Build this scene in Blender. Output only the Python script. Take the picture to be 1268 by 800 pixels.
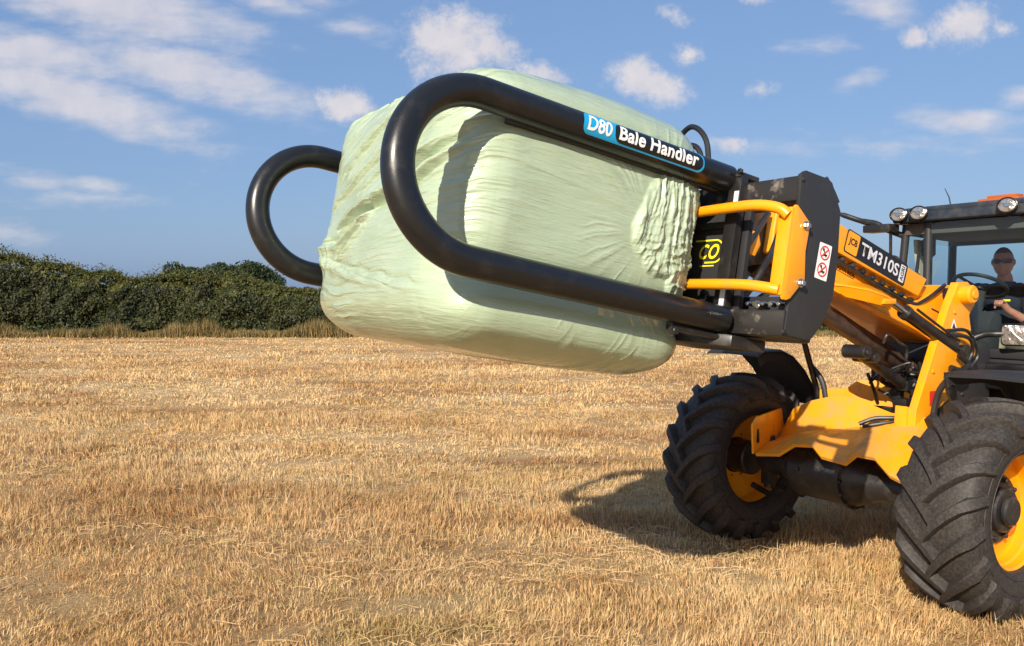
import bpy, bmesh, math, random
import numpy as np
from math import radians as rad, sin, cos, pi
from mathutils import Vector, Matrix

random.seed(7); rng = np.random.default_rng(11)
scene = bpy.context.scene
for o in list(bpy.data.objects): bpy.data.objects.remove(o)

# ------------------------------------------------------------------ camera
FPX = 1067.274
cam_d = bpy.data.cameras.new('camera'); cam = bpy.data.objects.new('camera', cam_d)
scene.collection.objects.link(cam); scene.camera = cam
cam_d.sensor_width = 36; cam_d.lens = 36*FPX/1268; cam_d.clip_start = .05; cam_d.clip_end = 3000
cam.location = (0, 0, 1.822)
cam.rotation_euler = (rad(90 - 1.761), 0, 0)
scene.render.resolution_x = 1024; scene.render.resolution_y = 646

# ------------------------------------------------------------------ light
SUN_EL = 28.0
SUN_AZ = 206.0      # clockwise from +Y, where the sun stands
world = bpy.data.worlds.new('World'); scene.world = world; world.use_nodes = True
sd = bpy.data.lights.new('sun', 'SUN'); so = bpy.data.objects.new('sun', sd); scene.collection.objects.link(so)
sd.energy = 4.8; sd.angle = rad(.53); sd.color = (1, .90, .76)
sdir = Vector((sin(rad(SUN_AZ))*cos(rad(SUN_EL)), cos(rad(SUN_AZ))*cos(rad(SUN_EL)), sin(rad(SUN_EL))))
so.rotation_euler = sdir.to_track_quat('Z', 'Y').to_euler(); so.location = sdir*50
scene.view_settings.view_transform = 'Standard'; scene.view_settings.look = 'None'
scene.view_settings.gamma = 1; scene.view_settings.use_curve_mapping = False
scene.view_settings.exposure = 0.54
scene.render.engine = 'CYCLES'
scene.cycles.max_bounces = 8; scene.cycles.transparent_max_bounces = 12

def build_sky():
    nt = world.node_tree; N = nt.nodes; L = nt.links
    N.clear()
    out = N.new('ShaderNodeOutputWorld')
    sky = N.new('ShaderNodeTexSky'); sky.sky_type = 'NISHITA'; sky.sun_disc = False
    sky.sun_elevation = rad(SUN_EL); sky.sun_rotation = rad(SUN_AZ)
    sky.air_density = 1.0; sky.dust_density = 1.8; sky.ozone_density = 1.6; sky.altitude = 50
    tc = N.new('ShaderNodeTexCoord')
    sep = N.new('ShaderNodeSeparateXYZ'); L.new(tc.outputs['Generated'], sep.inputs[0])
    ay = N.new('ShaderNodeMath'); ay.operation = 'MAXIMUM'; L.new(sep.outputs[1], ay.inputs[0]); ay.inputs[1].default_value = .02
    def m(op, a, b=None, c=None):
        n = N.new('ShaderNodeMath'); n.operation = op
        for i, x in enumerate((a, b, c)):
            if x is None: continue
            if isinstance(x, (int, float)): n.inputs[i].default_value = x
            else: L.new(x, n.inputs[i])
        return n.outputs[0]
    px = m('DIVIDE', sep.outputs[0], ay.outputs[0]); pz = m('DIVIDE', sep.outputs[2], ay.outputs[0])
    comb = N.new('ShaderNodeCombineXYZ'); L.new(px, comb.inputs[0]); L.new(pz, comb.inputs[1])
    def noise(scale, detail, rough, loc=(0, 0, 0), rot=0, sc=(1, 1, 1)):
        mp = N.new('ShaderNodeMapping'); L.new(comb.outputs[0], mp.inputs[0])
        mp.inputs['Location'].default_value = loc; mp.inputs['Rotation'].default_value = (0, 0, rot); mp.inputs['Scale'].default_value = sc
        n = N.new('ShaderNodeTexNoise'); n.inputs['Scale'].default_value = scale; n.inputs['Detail'].default_value = detail
        n.inputs['Roughness'].default_value = rough; L.new(mp.outputs[0], n.inputs[0]); return n.outputs[0]
    def blobs(lst):
        acc = None
        for (cx, cy, rx, ry, ang, s) in lst:
            mp = N.new('ShaderNodeMapping'); mp.vector_type = 'TEXTURE'; L.new(comb.outputs[0], mp.inputs[0])
            mp.inputs['Location'].default_value = ((cx-634)/FPX, (367.2-cy)/FPX, 0)
            mp.inputs['Rotation'].default_value = (0, 0, -rad(ang)); mp.inputs['Scale'].default_value = (rx/FPX, ry/FPX, 1)
            ln = N.new('ShaderNodeVectorMath'); ln.operation = 'LENGTH'; L.new(mp.outputs[0], ln.inputs[0])
            v = m('MULTIPLY_ADD', ln.outputs['Value'], -s, s)
            acc = v if acc is None else m('MAXIMUM', acc, v)
        return m('MAXIMUM', acc, -1.0)
    # (x, y, rx, ry, tilt, strength): cloud directions over the field
    wis = blobs([(150, 12, 215, 42, 11, 1.1), (40, 66, 170, 34, 10, 1.0), (235, 92, 190, 38, 16, 1.1), (80, 118, 230, 40, 17, 1.15), (195, 158, 130, 22, 22, .6),
                 (130, 232, 60, 14, 4, .62), (40, 224, 60, 16, 5, .45), (100, 245, 120, 14, 0, .35), (10, 292, 60, 22, 10, .3), (450, 40, 45, 16, 6, .5), (400, 5, 40, 12, 0, .5),
                 (1085, 12, 60, 26, 15, .75), (1190, 152, 80, 20, 3, .85), (1010, 60, 50, 12, 0, .5), (1055, 103, 34, 13, -15, .6), (1262, 122, 40, 16, -8, .8), (340, 8, 60, 18, 10, .55), (1100, 180, 200, 14, 0, .25)])
    cum = blobs([(560, 62, 78, 50, 5, 1.3), (530, 50, 42, 30, 0, 1.3), (610, 66, 50, 28, 8, 1.2), (668, 92, 38, 18, 12, 1.1), (803, 106, 54, 26, 6, 1.3), (792, 92, 30, 22, 0, 1.2), (850, 70, 24, 20, 0, 1.1), (430, 132, 40, 21, 12, 1.0),
                 (1187, 36, 44, 30, -12, 1.0), (1128, 48, 16, 14, 0, .9), (825, 20, 26, 12, 20, .7), (898, 178, 26, 11, 4, .7), (942, 112, 18, 11, 0, .6), (930, 4, 30, 9, 0, .8), (1240, 40, 26, 14, 0, .65)])
    n1 = noise(17, 9, .70, (3.1, 1.7, 0)); n2 = noise(16, 6, .55, (1, 5, 0), rad(14), (1, 3.2, 1)); n3 = noise(30, 5, .6)
    wd = m('ADD', wis, m('MULTIPLY_ADD', n2, 1.25, -.52)); wd = m('ADD', wd, m('MULTIPLY_ADD', n3, .3, -.15))
    cd = m('ADD', cum, m('MULTIPLY_ADD', n1, 3.2, -1.75)); cd = m('ADD', cd, m('MULTIPLY_ADD', n3, .9, -.45))
    def ss(v, a, b, top):
        r = N.new('ShaderNodeMapRange'); r.interpolation_type = 'SMOOTHSTEP'; L.new(v, r.inputs[0])
        r.inputs[1].default_value = a; r.inputs[2].default_value = b; r.inputs[3].default_value = 0; r.inputs[4].default_value = top; return r.outputs[0]
    dens = m('MAXIMUM', ss(wd, -.02, .95, .74), ss(cd, -.35, .75, .9))
    front = ss(sep.outputs[1], .02, .15, 1.0); dens = m('MULTIPLY', dens, front)
    # loose clouds for the rest of the dome
    ng = N.new('ShaderNodeTexNoise'); ng.inputs['Scale'].default_value = 2.2; ng.inputs['Detail'].default_value = 6; L.new(tc.outputs['Generated'], ng.inputs[0])
    back = m('MULTIPLY', ss(ng.outputs[0], .52, .72, .7), m('SUBTRACT', 1.0, front))
    dens = m('MAXIMUM', dens, back)
    ramp = N.new('ShaderNodeMix'); ramp.data_type = 'RGBA'
    L.new(m('MINIMUM', m('MULTIPLY', n3, 1.3), 1.0), ramp.inputs[0])
    ramp.inputs[6].default_value = (5.2, 5.2, 6.0, 1); ramp.inputs[7].default_value = (7.6, 7.1, 7.1, 1)
    # thin haze toned sky
    hz = N.new('ShaderNodeMix'); hz.data_type = 'RGBA'; hz.blend_type = 'MIX'
    L.new(sky.outputs[0], hz.inputs[6]); hz.inputs[7].default_value = (2.0, 3.6, 6.9, 1)
    hz.inputs[0].default_value = .55
    mix = N.new('ShaderNodeMix'); mix.data_type = 'RGBA'
    L.new(dens, mix.inputs[0]); L.new(hz.outputs[2], mix.inputs[6]); L.new(ramp.outputs[2], mix.inputs[7])
    bg = N.new('ShaderNodeBackground'); bg.inputs[1].default_value = .076
    L.new(mix.outputs[2], bg.inputs[0]); L.new(bg.outputs[0], out.inputs[0])
build_sky()

# ------------------------------------------------------------------ helpers
def tag(o, label=None, cat=None, kind=None, group=None):
    if label: o['label'] = label
    if cat: o['category'] = cat
    if kind: o['kind'] = kind
    if group: o['group'] = group
    return o
def empty(name, parent=None, loc=(0, 0, 0), rot=(0, 0, 0)):
    o = bpy.data.objects.new(name, None); scene.collection.objects.link(o); o.parent = parent
    o.location = loc; o.rotation_euler = rot; o.empty_display_size = .1; return o
def link_mesh(name, me, mt, parent=None):
    o = bpy.data.objects.new(name, me); scene.collection.objects.link(o); o.parent = parent
    if mt: 
        for x in (mt if isinstance(mt, (list, tuple)) else [mt]): me.materials.append(x)
    return o
def np_mesh(name, V, F4=None, F3=None, smooth=True):
    me = bpy.data.meshes.new(name)
    V = np.asarray(V, np.float32); idx = []; starts = []; tot = 0
    parts = []
    if F4 is not None and len(F4): parts.append((np.asarray(F4, np.int32), 4))
    if F3 is not None and len(F3): parts.append((np.asarray(F3, np.int32), 3))
    me.vertices.add(len(V)); me.vertices.foreach_set('co', V.ravel())
    nl = sum(p.size for p, _ in parts); nf = sum(len(p) for p, _ in parts)
    me.loops.add(nl); me.loops.foreach_set('vertex_index', np.concatenate([p.ravel() for p, _ in parts]))
    me.polygons.add(nf); st = []; off = 0
    for p, k in parts:
        st.append(np.arange(len(p))*k + off); off += p.size
    me.polygons.foreach_set('loop_start', np.concatenate(st).astype(np.int32))
    me.update(calc_edges=True); me.validate()
    me.polygons.foreach_set('use_smooth', np.full(nf, smooth)); me.update()
    return me

class MB:
    """collects shapes into one mesh"""
    def __init__(s): s.bm = bmesh.new()
    def _add(s, vs, fs, bevel=0, seg=2):
        b = bmesh.new(); bv = [b.verts.new(v) for v in vs]
        for f in fs:
            try: b.faces.new([bv[i] for i in f])
            except ValueError: pass
        bmesh.ops.recalc_face_normals(b, faces=b.faces)
        if bevel:
            es = [e for e in b.edges if len(e.link_faces) == 2 and e.calc_face_angle(0) > .5]
            bmesh.ops.bevel(b, geom=es, offset=bevel, segments=seg, affect='EDGES', profile=.6, clamp_overlap=True)
        me = bpy.data.meshes.new('t'); b.to_mesh(me); b.free(); s.bm.from_mesh(me); bpy.data.meshes.remove(me); return s
    def prism(s, poly, t0, t1, axis='v', bevel=.004, seg=2):
        """poly of 2D points extruded. axis v: points (u,z); axis z: points (u,v); axis u: points (v,z)"""
        f = {'v': lambda p, t: (p[0], t, p[1]), 'z': lambda p, t: (p[0], p[1], t), 'u': lambda p, t: (t, p[0], p[1])}[axis]
        n = len(poly); vs = [f(p, t0) for p in poly] + [f(p, t1) for p in poly]
        fs = [list(range(n))[::-1], list(range(n, 2*n))] + [[i, (i+1) % n, n+(i+1) % n, n+i] for i in range(n)]
        return s._add(vs, fs, bevel, seg)
    def box(s, u0, u1, v0, v1, z0, z1, bevel=.004): return s.prism([(u0, v0), (u1, v0), (u1, v1), (u0, v1)], z0, z1, 'z', bevel)
    def sheet(s, pts, th, bevel=.002):
        """a plate given by a 3D outline, thickened along its normal"""
        P = [Vector(p) for p in pts]; n = Vector((0, 0, 0))
        for i in range(len(P)): n += P[i].cross(P[(i+1) % len(P)])
        n.normalize(); k = len(P)
        vs = P + [p + n*th for p in P]
        fs = [list(range(k))[::-1], list(range(k, 2*k))] + [[i, (i+1) % k, k+(i+1) % k, k+i] for i in range(k)]
        return s._add(vs, fs, bevel)
    def strip(s, rows, th, bevel=0):
        """bent plate from rows of 3D points (grid), thickened downwards"""
        R = len(rows); K = len(rows[0]); vs = [Vector(p) for r in rows for p in r]
        vs2 = [v - Vector(th) for v in vs]; n = R*K; g = lambda i, j: i*K+j
        fs = []
        for i in range(R-1):
            for j in range(K-1):
                a = [g(i, j), g(i, j+1), g(i+1, j+1), g(i+1, j)]; fs.append(a); fs.append([n+x for x in a[::-1]])
        for i in range(R-1):
            for j in (0, K-1): fs.append([g(i, j), g(i+1, j), n+g(i+1, j), n+g(i, j)])
        for j in range(K-1):
            for i in (0, R-1): fs.append([g(i, j), g(i, j+1), n+g(i, j+1), n+g(i, j)])
        return s._add(vs+vs2, fs, bevel)
    def tube(s, path, r, n=14, cap=True, closed=False):
        P = [Vector(p) for p in path]; k = len(P); R = r if isinstance(r, (list, tuple)) else [r]*k
        T = []
        for i in range(k):
            a = P[(i-1) % k] if (closed or i > 0) else P[i]; b = P[(i+1) % k] if (closed or i < k-1) else P[i]
            t = (b-a); T.append(t.normalized() if t.length > 1e-9 else (T[-1] if T else Vector((0, 0, 1))))
        ref = Vector((0, 0, 1)) if abs(T[0].z) < .9 else Vector((1, 0, 0))
        x = (ref - T[0]*ref.dot(T[0])).normalized(); vs = []
        for i in range(k):
            if i: x = (x - T[i]*x.dot(T[i])).normalized()
            y = T[i].cross(x)
            for j in range(n):
                a = 2*pi*j/n; vs.append(P[i] + (x*cos(a)+y*sin(a))*R[i])
        fs = [[i*n+j, i*n+(j+1) % n, ((i+1) % k)*n+(j+1) % n, ((i+1) % k)*n+j] for i in range(k if closed else k-1) for j in range(n)]
        if cap and not closed: fs += [list(range(n))[::-1], [(k-1)*n+j for j in range(n)]]
        return s._add(vs, fs)
    def cyl(s, a, b, r, n=24, bev=.003):
        a, b = Vector(a), Vector(b); d = (b-a).normalized(); bev = min(bev, r*.4, (b-a).length*.3)
        return s.tube([a, a+d*1e-5, a+d*bev, b-d*bev, b-d*1e-5, b], [r-bev, r-bev, r, r, r-bev, r-bev], n)
    def lathe(s, prof, o=(0, 0, 0), axis='v', n=48):
        """prof: (radius, along-axis)"""
        vs = []; o = Vector(o)
        for (r, t) in prof:
            for j in range(n):
                a = 2*pi*j/n; c, d = r*cos(a), r*sin(a)
                vs.append(o + Vector({'v': (c, t, d), 'u': (t, c, d), 'z': (c, d, t)}[axis]))
        m_ = len(prof); fs = [[i*n+j, i*n+(j+1) % n, (i+1)*n+(j+1) % n, (i+1)*n+j] for i in range(m_-1) for j in range(n)]
        fs += [list(range(n))[::-1], [(m_-1)*n+j for j in range(n)]] if prof[0][0] > 1e-6 and prof[0] != prof[-1] else []
        b = s._add(vs, fs); return s
    def build(s, name, mt, parent=None, sharp=32):
        bmesh.ops.remove_doubles(s.bm, verts=s.bm.verts, dist=1e-5)
        for f in s.bm.faces: f.smooth = True
        lim = rad(sharp)
        for e in s.bm.edges:
            if len(e.link_faces) != 2 or e.calc_face_angle(0) > lim: e.smooth = False
        me = bpy.data.meshes.new(name); s.bm.to_mesh(me); s.bm.free()
        return link_mesh(name, me, mt, parent)

def bez(pts, n=24):
    """smooth curve through points (catmull-rom)"""
    P = [Vector(p) for p in pts]; P = [2*P[0]-P[1]] + P + [2*P[-1]-P[-2]]; out = []
    for i in range(1, len(P)-2):
        m_ = max(2, n//(len(P)-3))
        for k in range(m_):
            t = k/m_; a, b, c, d = P[i-1], P[i], P[i+1], P[i+2]
            out.append(.5*((2*b)+(c-a)*t+(2*a-5*b+4*c-d)*t*t+(3*b-a-3*c+d)*t**3))
    out.append(P[-2]); return out

# ------------------------------------------------------------------ materials
def mat(name, col, rough=.5, metal=0, var=None, vscale=8, vlo=.45, vhi=.7, bump=0, bscale=60, coat=0, spec=.5, rvar=0, bdist=.01):
    m = bpy.data.materials.new(name); m.use_nodes = True; nt = m.node_tree; N, L = nt.nodes, nt.links
    b = N['Principled BSDF']; b.inputs['Base Color'].default_value = (*col, 1); b.inputs['Roughness'].default_value = rough
    b.inputs['Metallic'].default_value = metal; b.inputs['Coat Weight'].default_value = coat; b.inputs['Specular IOR Level'].default_value = spec
    tc = N.new('ShaderNodeTexCoord')
    if var is not None:
        n = N.new('ShaderNodeTexNoise'); n.inputs['Scale'].default_value = vscale; n.inputs['Detail'].default_value = 8; n.inputs['Roughness'].default_value = .65
        L.new(tc.outputs['Object'], n.inputs[0]); r = N.new('ShaderNodeMapRange'); r.inputs[1].default_value = vlo; r.inputs[2].default_value = vhi; L.new(n.outputs[0], r.inputs[0])
        mx = N.new('ShaderNodeMix'); mx.data_type = 'RGBA'; L.new(r.outputs[0], mx.inputs[0]); mx.inputs[6].default_value = (*col, 1); mx.inputs[7].default_value = (*var, 1)
        L.new(mx.outputs[2], b.inputs['Base Color'])
        if rvar:
            rr = N.new('ShaderNodeMath'); rr.operation = 'MULTIPLY_ADD'; L.new(r.outputs[0], rr.inputs[0]); rr.inputs[1].default_value = rvar; rr.inputs[2].default_value = rough; L.new(rr.outputs[0], b.inputs['Roughness'])
    if bump:
        n2 = N.new('ShaderNodeTexNoise'); n2.inputs['Scale'].default_value = bscale; n2.inputs['Detail'].default_value = 6; L.new(tc.outputs['Object'], n2.inputs[0])
        bp = N.new('ShaderNodeBump'); bp.inputs['Strength'].default_value = bump; bp.inputs['Distance'].default_value = bdist; L.new(n2.outputs[0], bp.inputs['Height']); L.new(bp.outputs[0], b.inputs['Normal'])
    return m
YEL = mat('yellow_paint', (.88, .335, .003), .34, coat=.25, var=(.50, .25, .05), vscale=9, vlo=.52, vhi=.82, rvar=.3, bump=.03, bscale=30)
YELD = mat('dusty_yellow_paint', (.86, .34, .008), .42, var=(.52, .28, .09), vscale=7, vlo=.45, vhi=.68, rvar=.35)
BLK = mat('black_paint', (.014, .013, .013), .36, var=(.05, .042, .034), vscale=9, vlo=.48, vhi=.75, rvar=.25, bump=.03, bscale=50)
GLOSS = mat('black_tube_paint', (.0085, .009, .010), .3, var=(.026, .024, .022), vscale=13, vlo=.52, vhi=.85, rvar=.2, coat=.1, bump=.03, bscale=110)
SCUFF = mat('worn_black_paint', (.018, .016, .015), .4, var=(.20, .17, .14), vscale=14, vlo=.56, vhi=.72, rvar=.2)
PLATE = mat('matt_black_plate', (.022, .022, .024), .5, var=(.035, .033, .031), vscale=5, vlo=.5, vhi=.8, bump=.02, bscale=60)
RUBBER = mat('tyre_rubber', (.025, .0225, .021), .62, var=(.105, .082, .062), vscale=60, vlo=.44, vhi=.95, bump=.45, bscale=60, bdist=.004, spec=.4)
HOSE = mat('hose_rubber', (.012, .012, .012), .45)
STEEL = mat('bright_steel', (.55, .54, .52), .25, metal=1)
BRONZE = mat('cylinder_steel', (.10, .07, .055), .38, metal=.4, var=(.03, .025, .02), vscale=10)
AXLE = mat('axle_casting', (.018, .017, .017), .42, var=(.07, .055, .042), vscale=12, vlo=.5, vhi=.75, bump=.2, bscale=40, rvar=.3)
WHITE = mat('white_vinyl', (.8, .8, .78), .4)
REDV = mat('red_vinyl', (.65, .02, .015), .3)
BLUE = mat('blue_vinyl', (.01, .33, .62), .3)
BLACKV = mat('black_vinyl', (.008, .008, .01), .3)
YV = mat('yellow_vinyl', (.95, .80, .02), .35)
SILV = mat('silver_vinyl', (.62, .64, .68), .35)
AMBER = mat('amber_plastic', (.42, .10, .02), .3)
ROOF = mat('cab_roof_plastic', (.022, .03, .042), .35, var=(.06, .06, .06), vscale=10)
TRIM = mat('cab_lining', (.10, .088, .078), .8)
TRIMP = mat('pale_cab_trim', (.5, .44, .36), .8)
SEATM = mat('seat_fabric', (.03, .03, .033), .9)
SHIRT = mat('navy_shirt', (.012, .016, .03), .9)
TROUS = mat('khaki_trousers', (.34, .26, .16), .9)
SKIN = mat('skin', (.50, .21, .14), .5, var=(.44, .16, .11), vscale=20)
HAIR = mat('cropped_hair', (.06, .042, .03), .9)
SHADES = mat('dark_lens', (.01, .01, .01), .15)

def glass_mat():
    m = bpy.data.materials.new('tinted_glass'); m.use_nodes = True; N, L = m.node_tree.nodes, m.node_tree.links; N.clear()
    o = N.new('ShaderNodeOutputMaterial'); t = N.new('ShaderNodeBsdfTransparent'); t.inputs[0].default_value = (.90, .955, .96, 1)
    g = N.new('ShaderNodeBsdfGlossy'); g.inputs[1].default_value = .02; g.inputs[0].default_value = (1, 1, 1, 1)
    f = N.new('ShaderNodeFresnel'); f.inputs[0].default_value = 1.5; x = N.new('ShaderNodeMixShader')
    ge = N.new('ShaderNodeNewGeometry'); iv = N.new('ShaderNodeMath'); iv.operation = 'MULTIPLY_ADD'; L.new(ge.outputs['Backfacing'], iv.inputs[0]); iv.inputs[1].default_value = -1; iv.inputs[2].default_value = 1; mu = N.new('ShaderNodeMath'); mu.operation = 'MULTIPLY'; L.new(iv.outputs[0], mu.inputs[0]); L.new(f.outputs[0], mu.inputs[1]); L.new(mu.outputs[0], x.inputs[0]); L.new(t.outputs[0], x.inputs[1]); L.new(g.outputs[0], x.inputs[2]); L.new(x.outputs[0], o.inputs[0]); return m
GLASS = glass_mat()
LENS = mat('lamp_glass', (.62, .59, .54), .14, metal=.8, var=(.36, .33, .30), vscale=24, vlo=.48, vhi=.6, bump=.6, bscale=28, bdist=.02)

def text_mesh(txt, w, h, bold=.0, shear=0, spacing=1.0):
    """triangulated text scaled to width w and height h, lower-left at origin"""
    c = bpy.data.curves.new('t', 'FONT'); c.body = txt; c.offset = bold; c.shear = shear; c.space_character = spacing; c.resolution_u = 4
    o = bpy.data.objects.new('t', c); scene.collection.objects.link(o)
    dg = bpy.context.evaluated_depsgraph_get(); dg.update()
    me = bpy.data.meshes.new_from_object(o.evaluated_get(dg)); bpy.data.objects.remove(o); bpy.data.curves.remove(c)
    co = np.empty(len(me.vertices)*3, np.float32); me.vertices.foreach_get('co', co); co = co.reshape(-1, 3)
    mn, mx = co.min(0), co.max(0); co -= mn; co[:, 0] *= w/(mx[0]-mn[0]); co[:, 1] *= h/(mx[1]-mn[1]); co[:, 2] = 0
    me.vertices.foreach_set('co', co.ravel()); return me
def rrect(w, h, r, n=6, x0=0, y0=0):
    P = []
    for cx, cy, a0 in ((w-r, h-r, 0), (r, h-r, 90), (r, r, 180), (w-r, r, 270)):
        for k in range(n+1):
            a = rad(a0+90*k/n); P.append((x0+cx+r*cos(a), y0+cy+r*sin(a)))
    return P
def poly_mesh(P):
    b = bmesh.new(); b.faces.new([b.verts.new((x, y, 0)) for x, y in P]); bmesh.ops.triangulate(b, faces=b.faces)
    me = bpy.data.meshes.new('p'); b.to_mesh(me); b.free(); return me
def place_flat(name, me, mt, parent, org, X, Y, lift=0.002):
    """map a flat xy mesh on the plane org + x X + y Y"""
    X, Y = Vector(X).normalized(), Vector(Y).normalized(); Z = X.cross(Y); o = Vector(org)
    for v in me.vertices: v.co = o + X*v.co.x + Y*v.co.y + Z*lift
    return link_mesh(name, me, mt, parent)
def place_tube(name, me, mt, parent, org, X, N0, N1, r, yc, dx=(0, 0)):
    """wrap a flat mesh round a tube: x along X, y round it. N0 = normal at y=yc, N1 = tangent there"""
    b = bmesh.new(); b.from_mesh(me)
    ys = [v.co.y for v in b.verts]; y0, y1 = min(ys), max(ys); k = int((y1-y0)/.004)+1
    for i in range(1, k):
        g = b.verts[:]+b.edges[:]+b.faces[:]; bmesh.ops.bisect_plane(b, geom=g, plane_co=(0, y0+(y1-y0)*i/k, 0), plane_no=(0, 1, 0))
    X, N0, N1, o = Vector(X).normalized(), Vector(N0).normalized(), Vector(N1).normalized(), Vector(org)
    for v in b.verts:
        a = (v.co.y-yc)/r; v.co = o + X*(v.co.x) + N0*(r*cos(a)) + N1*(r*sin(a))
    b.to_mesh(me); b.free(); return link_mesh(name, me, mt, parent)

# ------------------------------------------------------------------ numpy noise
def _hash(i, j, k, seed):
    h = (i*374761393 + j*668265263 + k*2147483647 + seed*974634777) & 0xffffffff
    h = ((h ^ (h >> 13))*1274126177) & 0xffffffff
    return ((h ^ (h >> 16)) & 0xffff)/65535.0
def vnoise(x, y, z=None, seed=0):
    x = np.asarray(x, float); y = np.asarray(y, float); z = np.zeros_like(x) if z is None else np.asarray(z, float)
    xi, yi, zi = np.floor(x).astype(np.int64), np.floor(y).astype(np.int64), np.floor(z).astype(np.int64)
    fx, fy, fz = x-xi, y-yi, z-zi; s = lambda t: t*t*(3-2*t); fx, fy, fz = s(fx), s(fy), s(fz); r = 0
    for a in (0, 1):
        for b in (0, 1):
            for c in (0, 1):
                w = (fx if a else 1-fx)*(fy if b else 1-fy)*(fz if c else 1-fz); r = r + w*_hash(xi+a, yi+b, zi+c, seed)
    return r
def fbm(x, y, z=None, seed=0, o=4):
    r = 0; a = .5; z = np.zeros_like(np.asarray(x, float)) if z is None else z
    for k in range(o): r = r + a*vnoise(x*2**k, y*2**k, z*2**k, seed+k); a *= .5
    return r/(1-.5**o)

# ================================================================== GROUND
AX, AY, YAW = 2.227, 5.694, rad(211.75)
def ground_h(x, y): return .05*(fbm(x*.35, y*.35, seed=5)-.5) + .03*(vnoise(x*1.3, y*1.3, seed=9)-.5)
def field_material(name, blades):
    m = bpy.data.materials.new(name); m.use_nodes = True; N, L = m.node_tree.nodes, m.node_tree.links; b = N['Principled BSDF']
    b.inputs['Roughness'].default_value = .8; b.inputs['Specular IOR Level'].default_value = .25
    geo = N.new('ShaderNodeNewGeometry'); pos = geo.outputs['Position']
    def nz(sc, loc=(0, 0, 0), s=(1, 1, 1), det=4, r=.55):
        mp = N.new('ShaderNodeMapping'); mp.inputs[1].default_value = loc; mp.inputs[3].default_value = s; L.new(pos, mp.inputs[0])
        n = N.new('ShaderNodeTexNoise'); n.inputs['Scale'].default_value = sc; n.inputs['Detail'].default_value = det; n.inputs['Roughness'].default_value = r; L.new(mp.outputs[0], n.inputs[0]); return n.outputs[0]
    def mp(v, a, b_, lo=0, hi=1):
        r = N.new('ShaderNodeMapRange'); L.new(v, r.inputs[0]); r.inputs[1].default_value = a; r.inputs[2].default_value = b_; r.inputs[3].default_value = lo; r.inputs[4].default_value = hi; return r.outputs[0]
    def mx(f, a, c):
        x = N.new('ShaderNodeMix'); x.data_type = 'RGBA'
        L.new(f, x.inputs[0])
        for i, q in ((6, a), (7, c)):
            if isinstance(q, tuple): x.inputs[i].default_value = (*q, 1)
            else: L.new(q, x.inputs[i])
        return x.outputs[2]
    k = 1.0 if blades else .85
    pale = (.84*k, .60*k, .31*k); gold = (.70*k, .42*k, .16*k); brown = (.40*k, .185*k, .065*k); green = (.30*k, .25*k, .07*k)
    c = mx(mp(nz(.55, det=5), .42, .68), pale, gold)
    c = mx(mp(nz(.35, (7, 3, 0), (.35, 1.6, 1), 5), .50, .66, 0, .9), c, brown)      # flattened rows running across the field
    c = mx(mp(nz(.25, (11, 5, 0), (.3, 2.2, 1), 4), .55, .66, 0, .7), c, pale)
    c = mx(mp(nz(.16, (4.5, 1.3, 0), (1, 1, 1), 5, .65), .50, .60, 0, .55), c, brown)
    c = mx(mp(nz(.9, (3, 9, 0), (.5, 1.5, 1), 4), .58, .72, 0, .6), c, green)
    if blades:
        c = mx(mp(nz(5.5, (2, 2, 0), det=3), .50, .68, 0, .75), c, (.30, .13, .045)); c = mx(mp(nz(7, (9, 2, 0), det=3), .56, .70, 0, .55), c, (.36, .32, .10))
        ri = geo.outputs['Random Per Island']
        c = mx(mp(ri, .55, .95, 0, .8), c, (.72, .54, .30)); r2 = N.new('ShaderNodeMath'); r2.operation = 'FRACT'
        q = N.new('ShaderNodeMath'); q.operation = 'MULTIPLY'; L.new(ri, q.inputs[0]); q.inputs[1].default_value = 7.31; L.new(q.outputs[0], r2.inputs[0])
        c = mx(mp(r2.outputs[0], .72, .98, 0, .85), c, (.20, .10, .035)); 
        q2 = N.new('ShaderNodeMath'); q2.operation = 'LESS_THAN'; L.new(r2.outputs[0], q2.inputs[0]); q2.inputs[1].default_value = .05
        q3 = N.new('ShaderNodeMath'); q3.operation = 'MULTIPLY'; L.new(q2.outputs[0], q3.inputs[0]); q3.inputs[1].default_value = .7
        c = mx(q3.outputs[0], c, (.22, .25, .06))
        tr = N.new('ShaderNodeBsdfTranslucent'); L.new(c, tr.inputs[0]); ms = N.new('ShaderNodeMixShader'); ms.inputs[0].default_value = .22
        out = N['Material Output']; L.new(b.outputs[0], ms.inputs[1]); L.new(tr.outputs[0], ms.inputs[2]); L.new(ms.outputs[0], out.inputs[0])
    else:
        c = mx(mp(nz(38, det=6, r=.75, s=(1, 1, 1)), .42, .66, 0, .6), c, (.17, .085, .035))
        bp = N.new('ShaderNodeBump'); bp.inputs['Strength'].default_value = 1; bp.inputs['Distance'].default_value = .04; L.new(nz(22, det=8, r=.8), bp.inputs['Height']); L.new(bp.outputs[0], b.inputs['Normal'])
    L.new(c, b.inputs['Base Color']); return m
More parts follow.
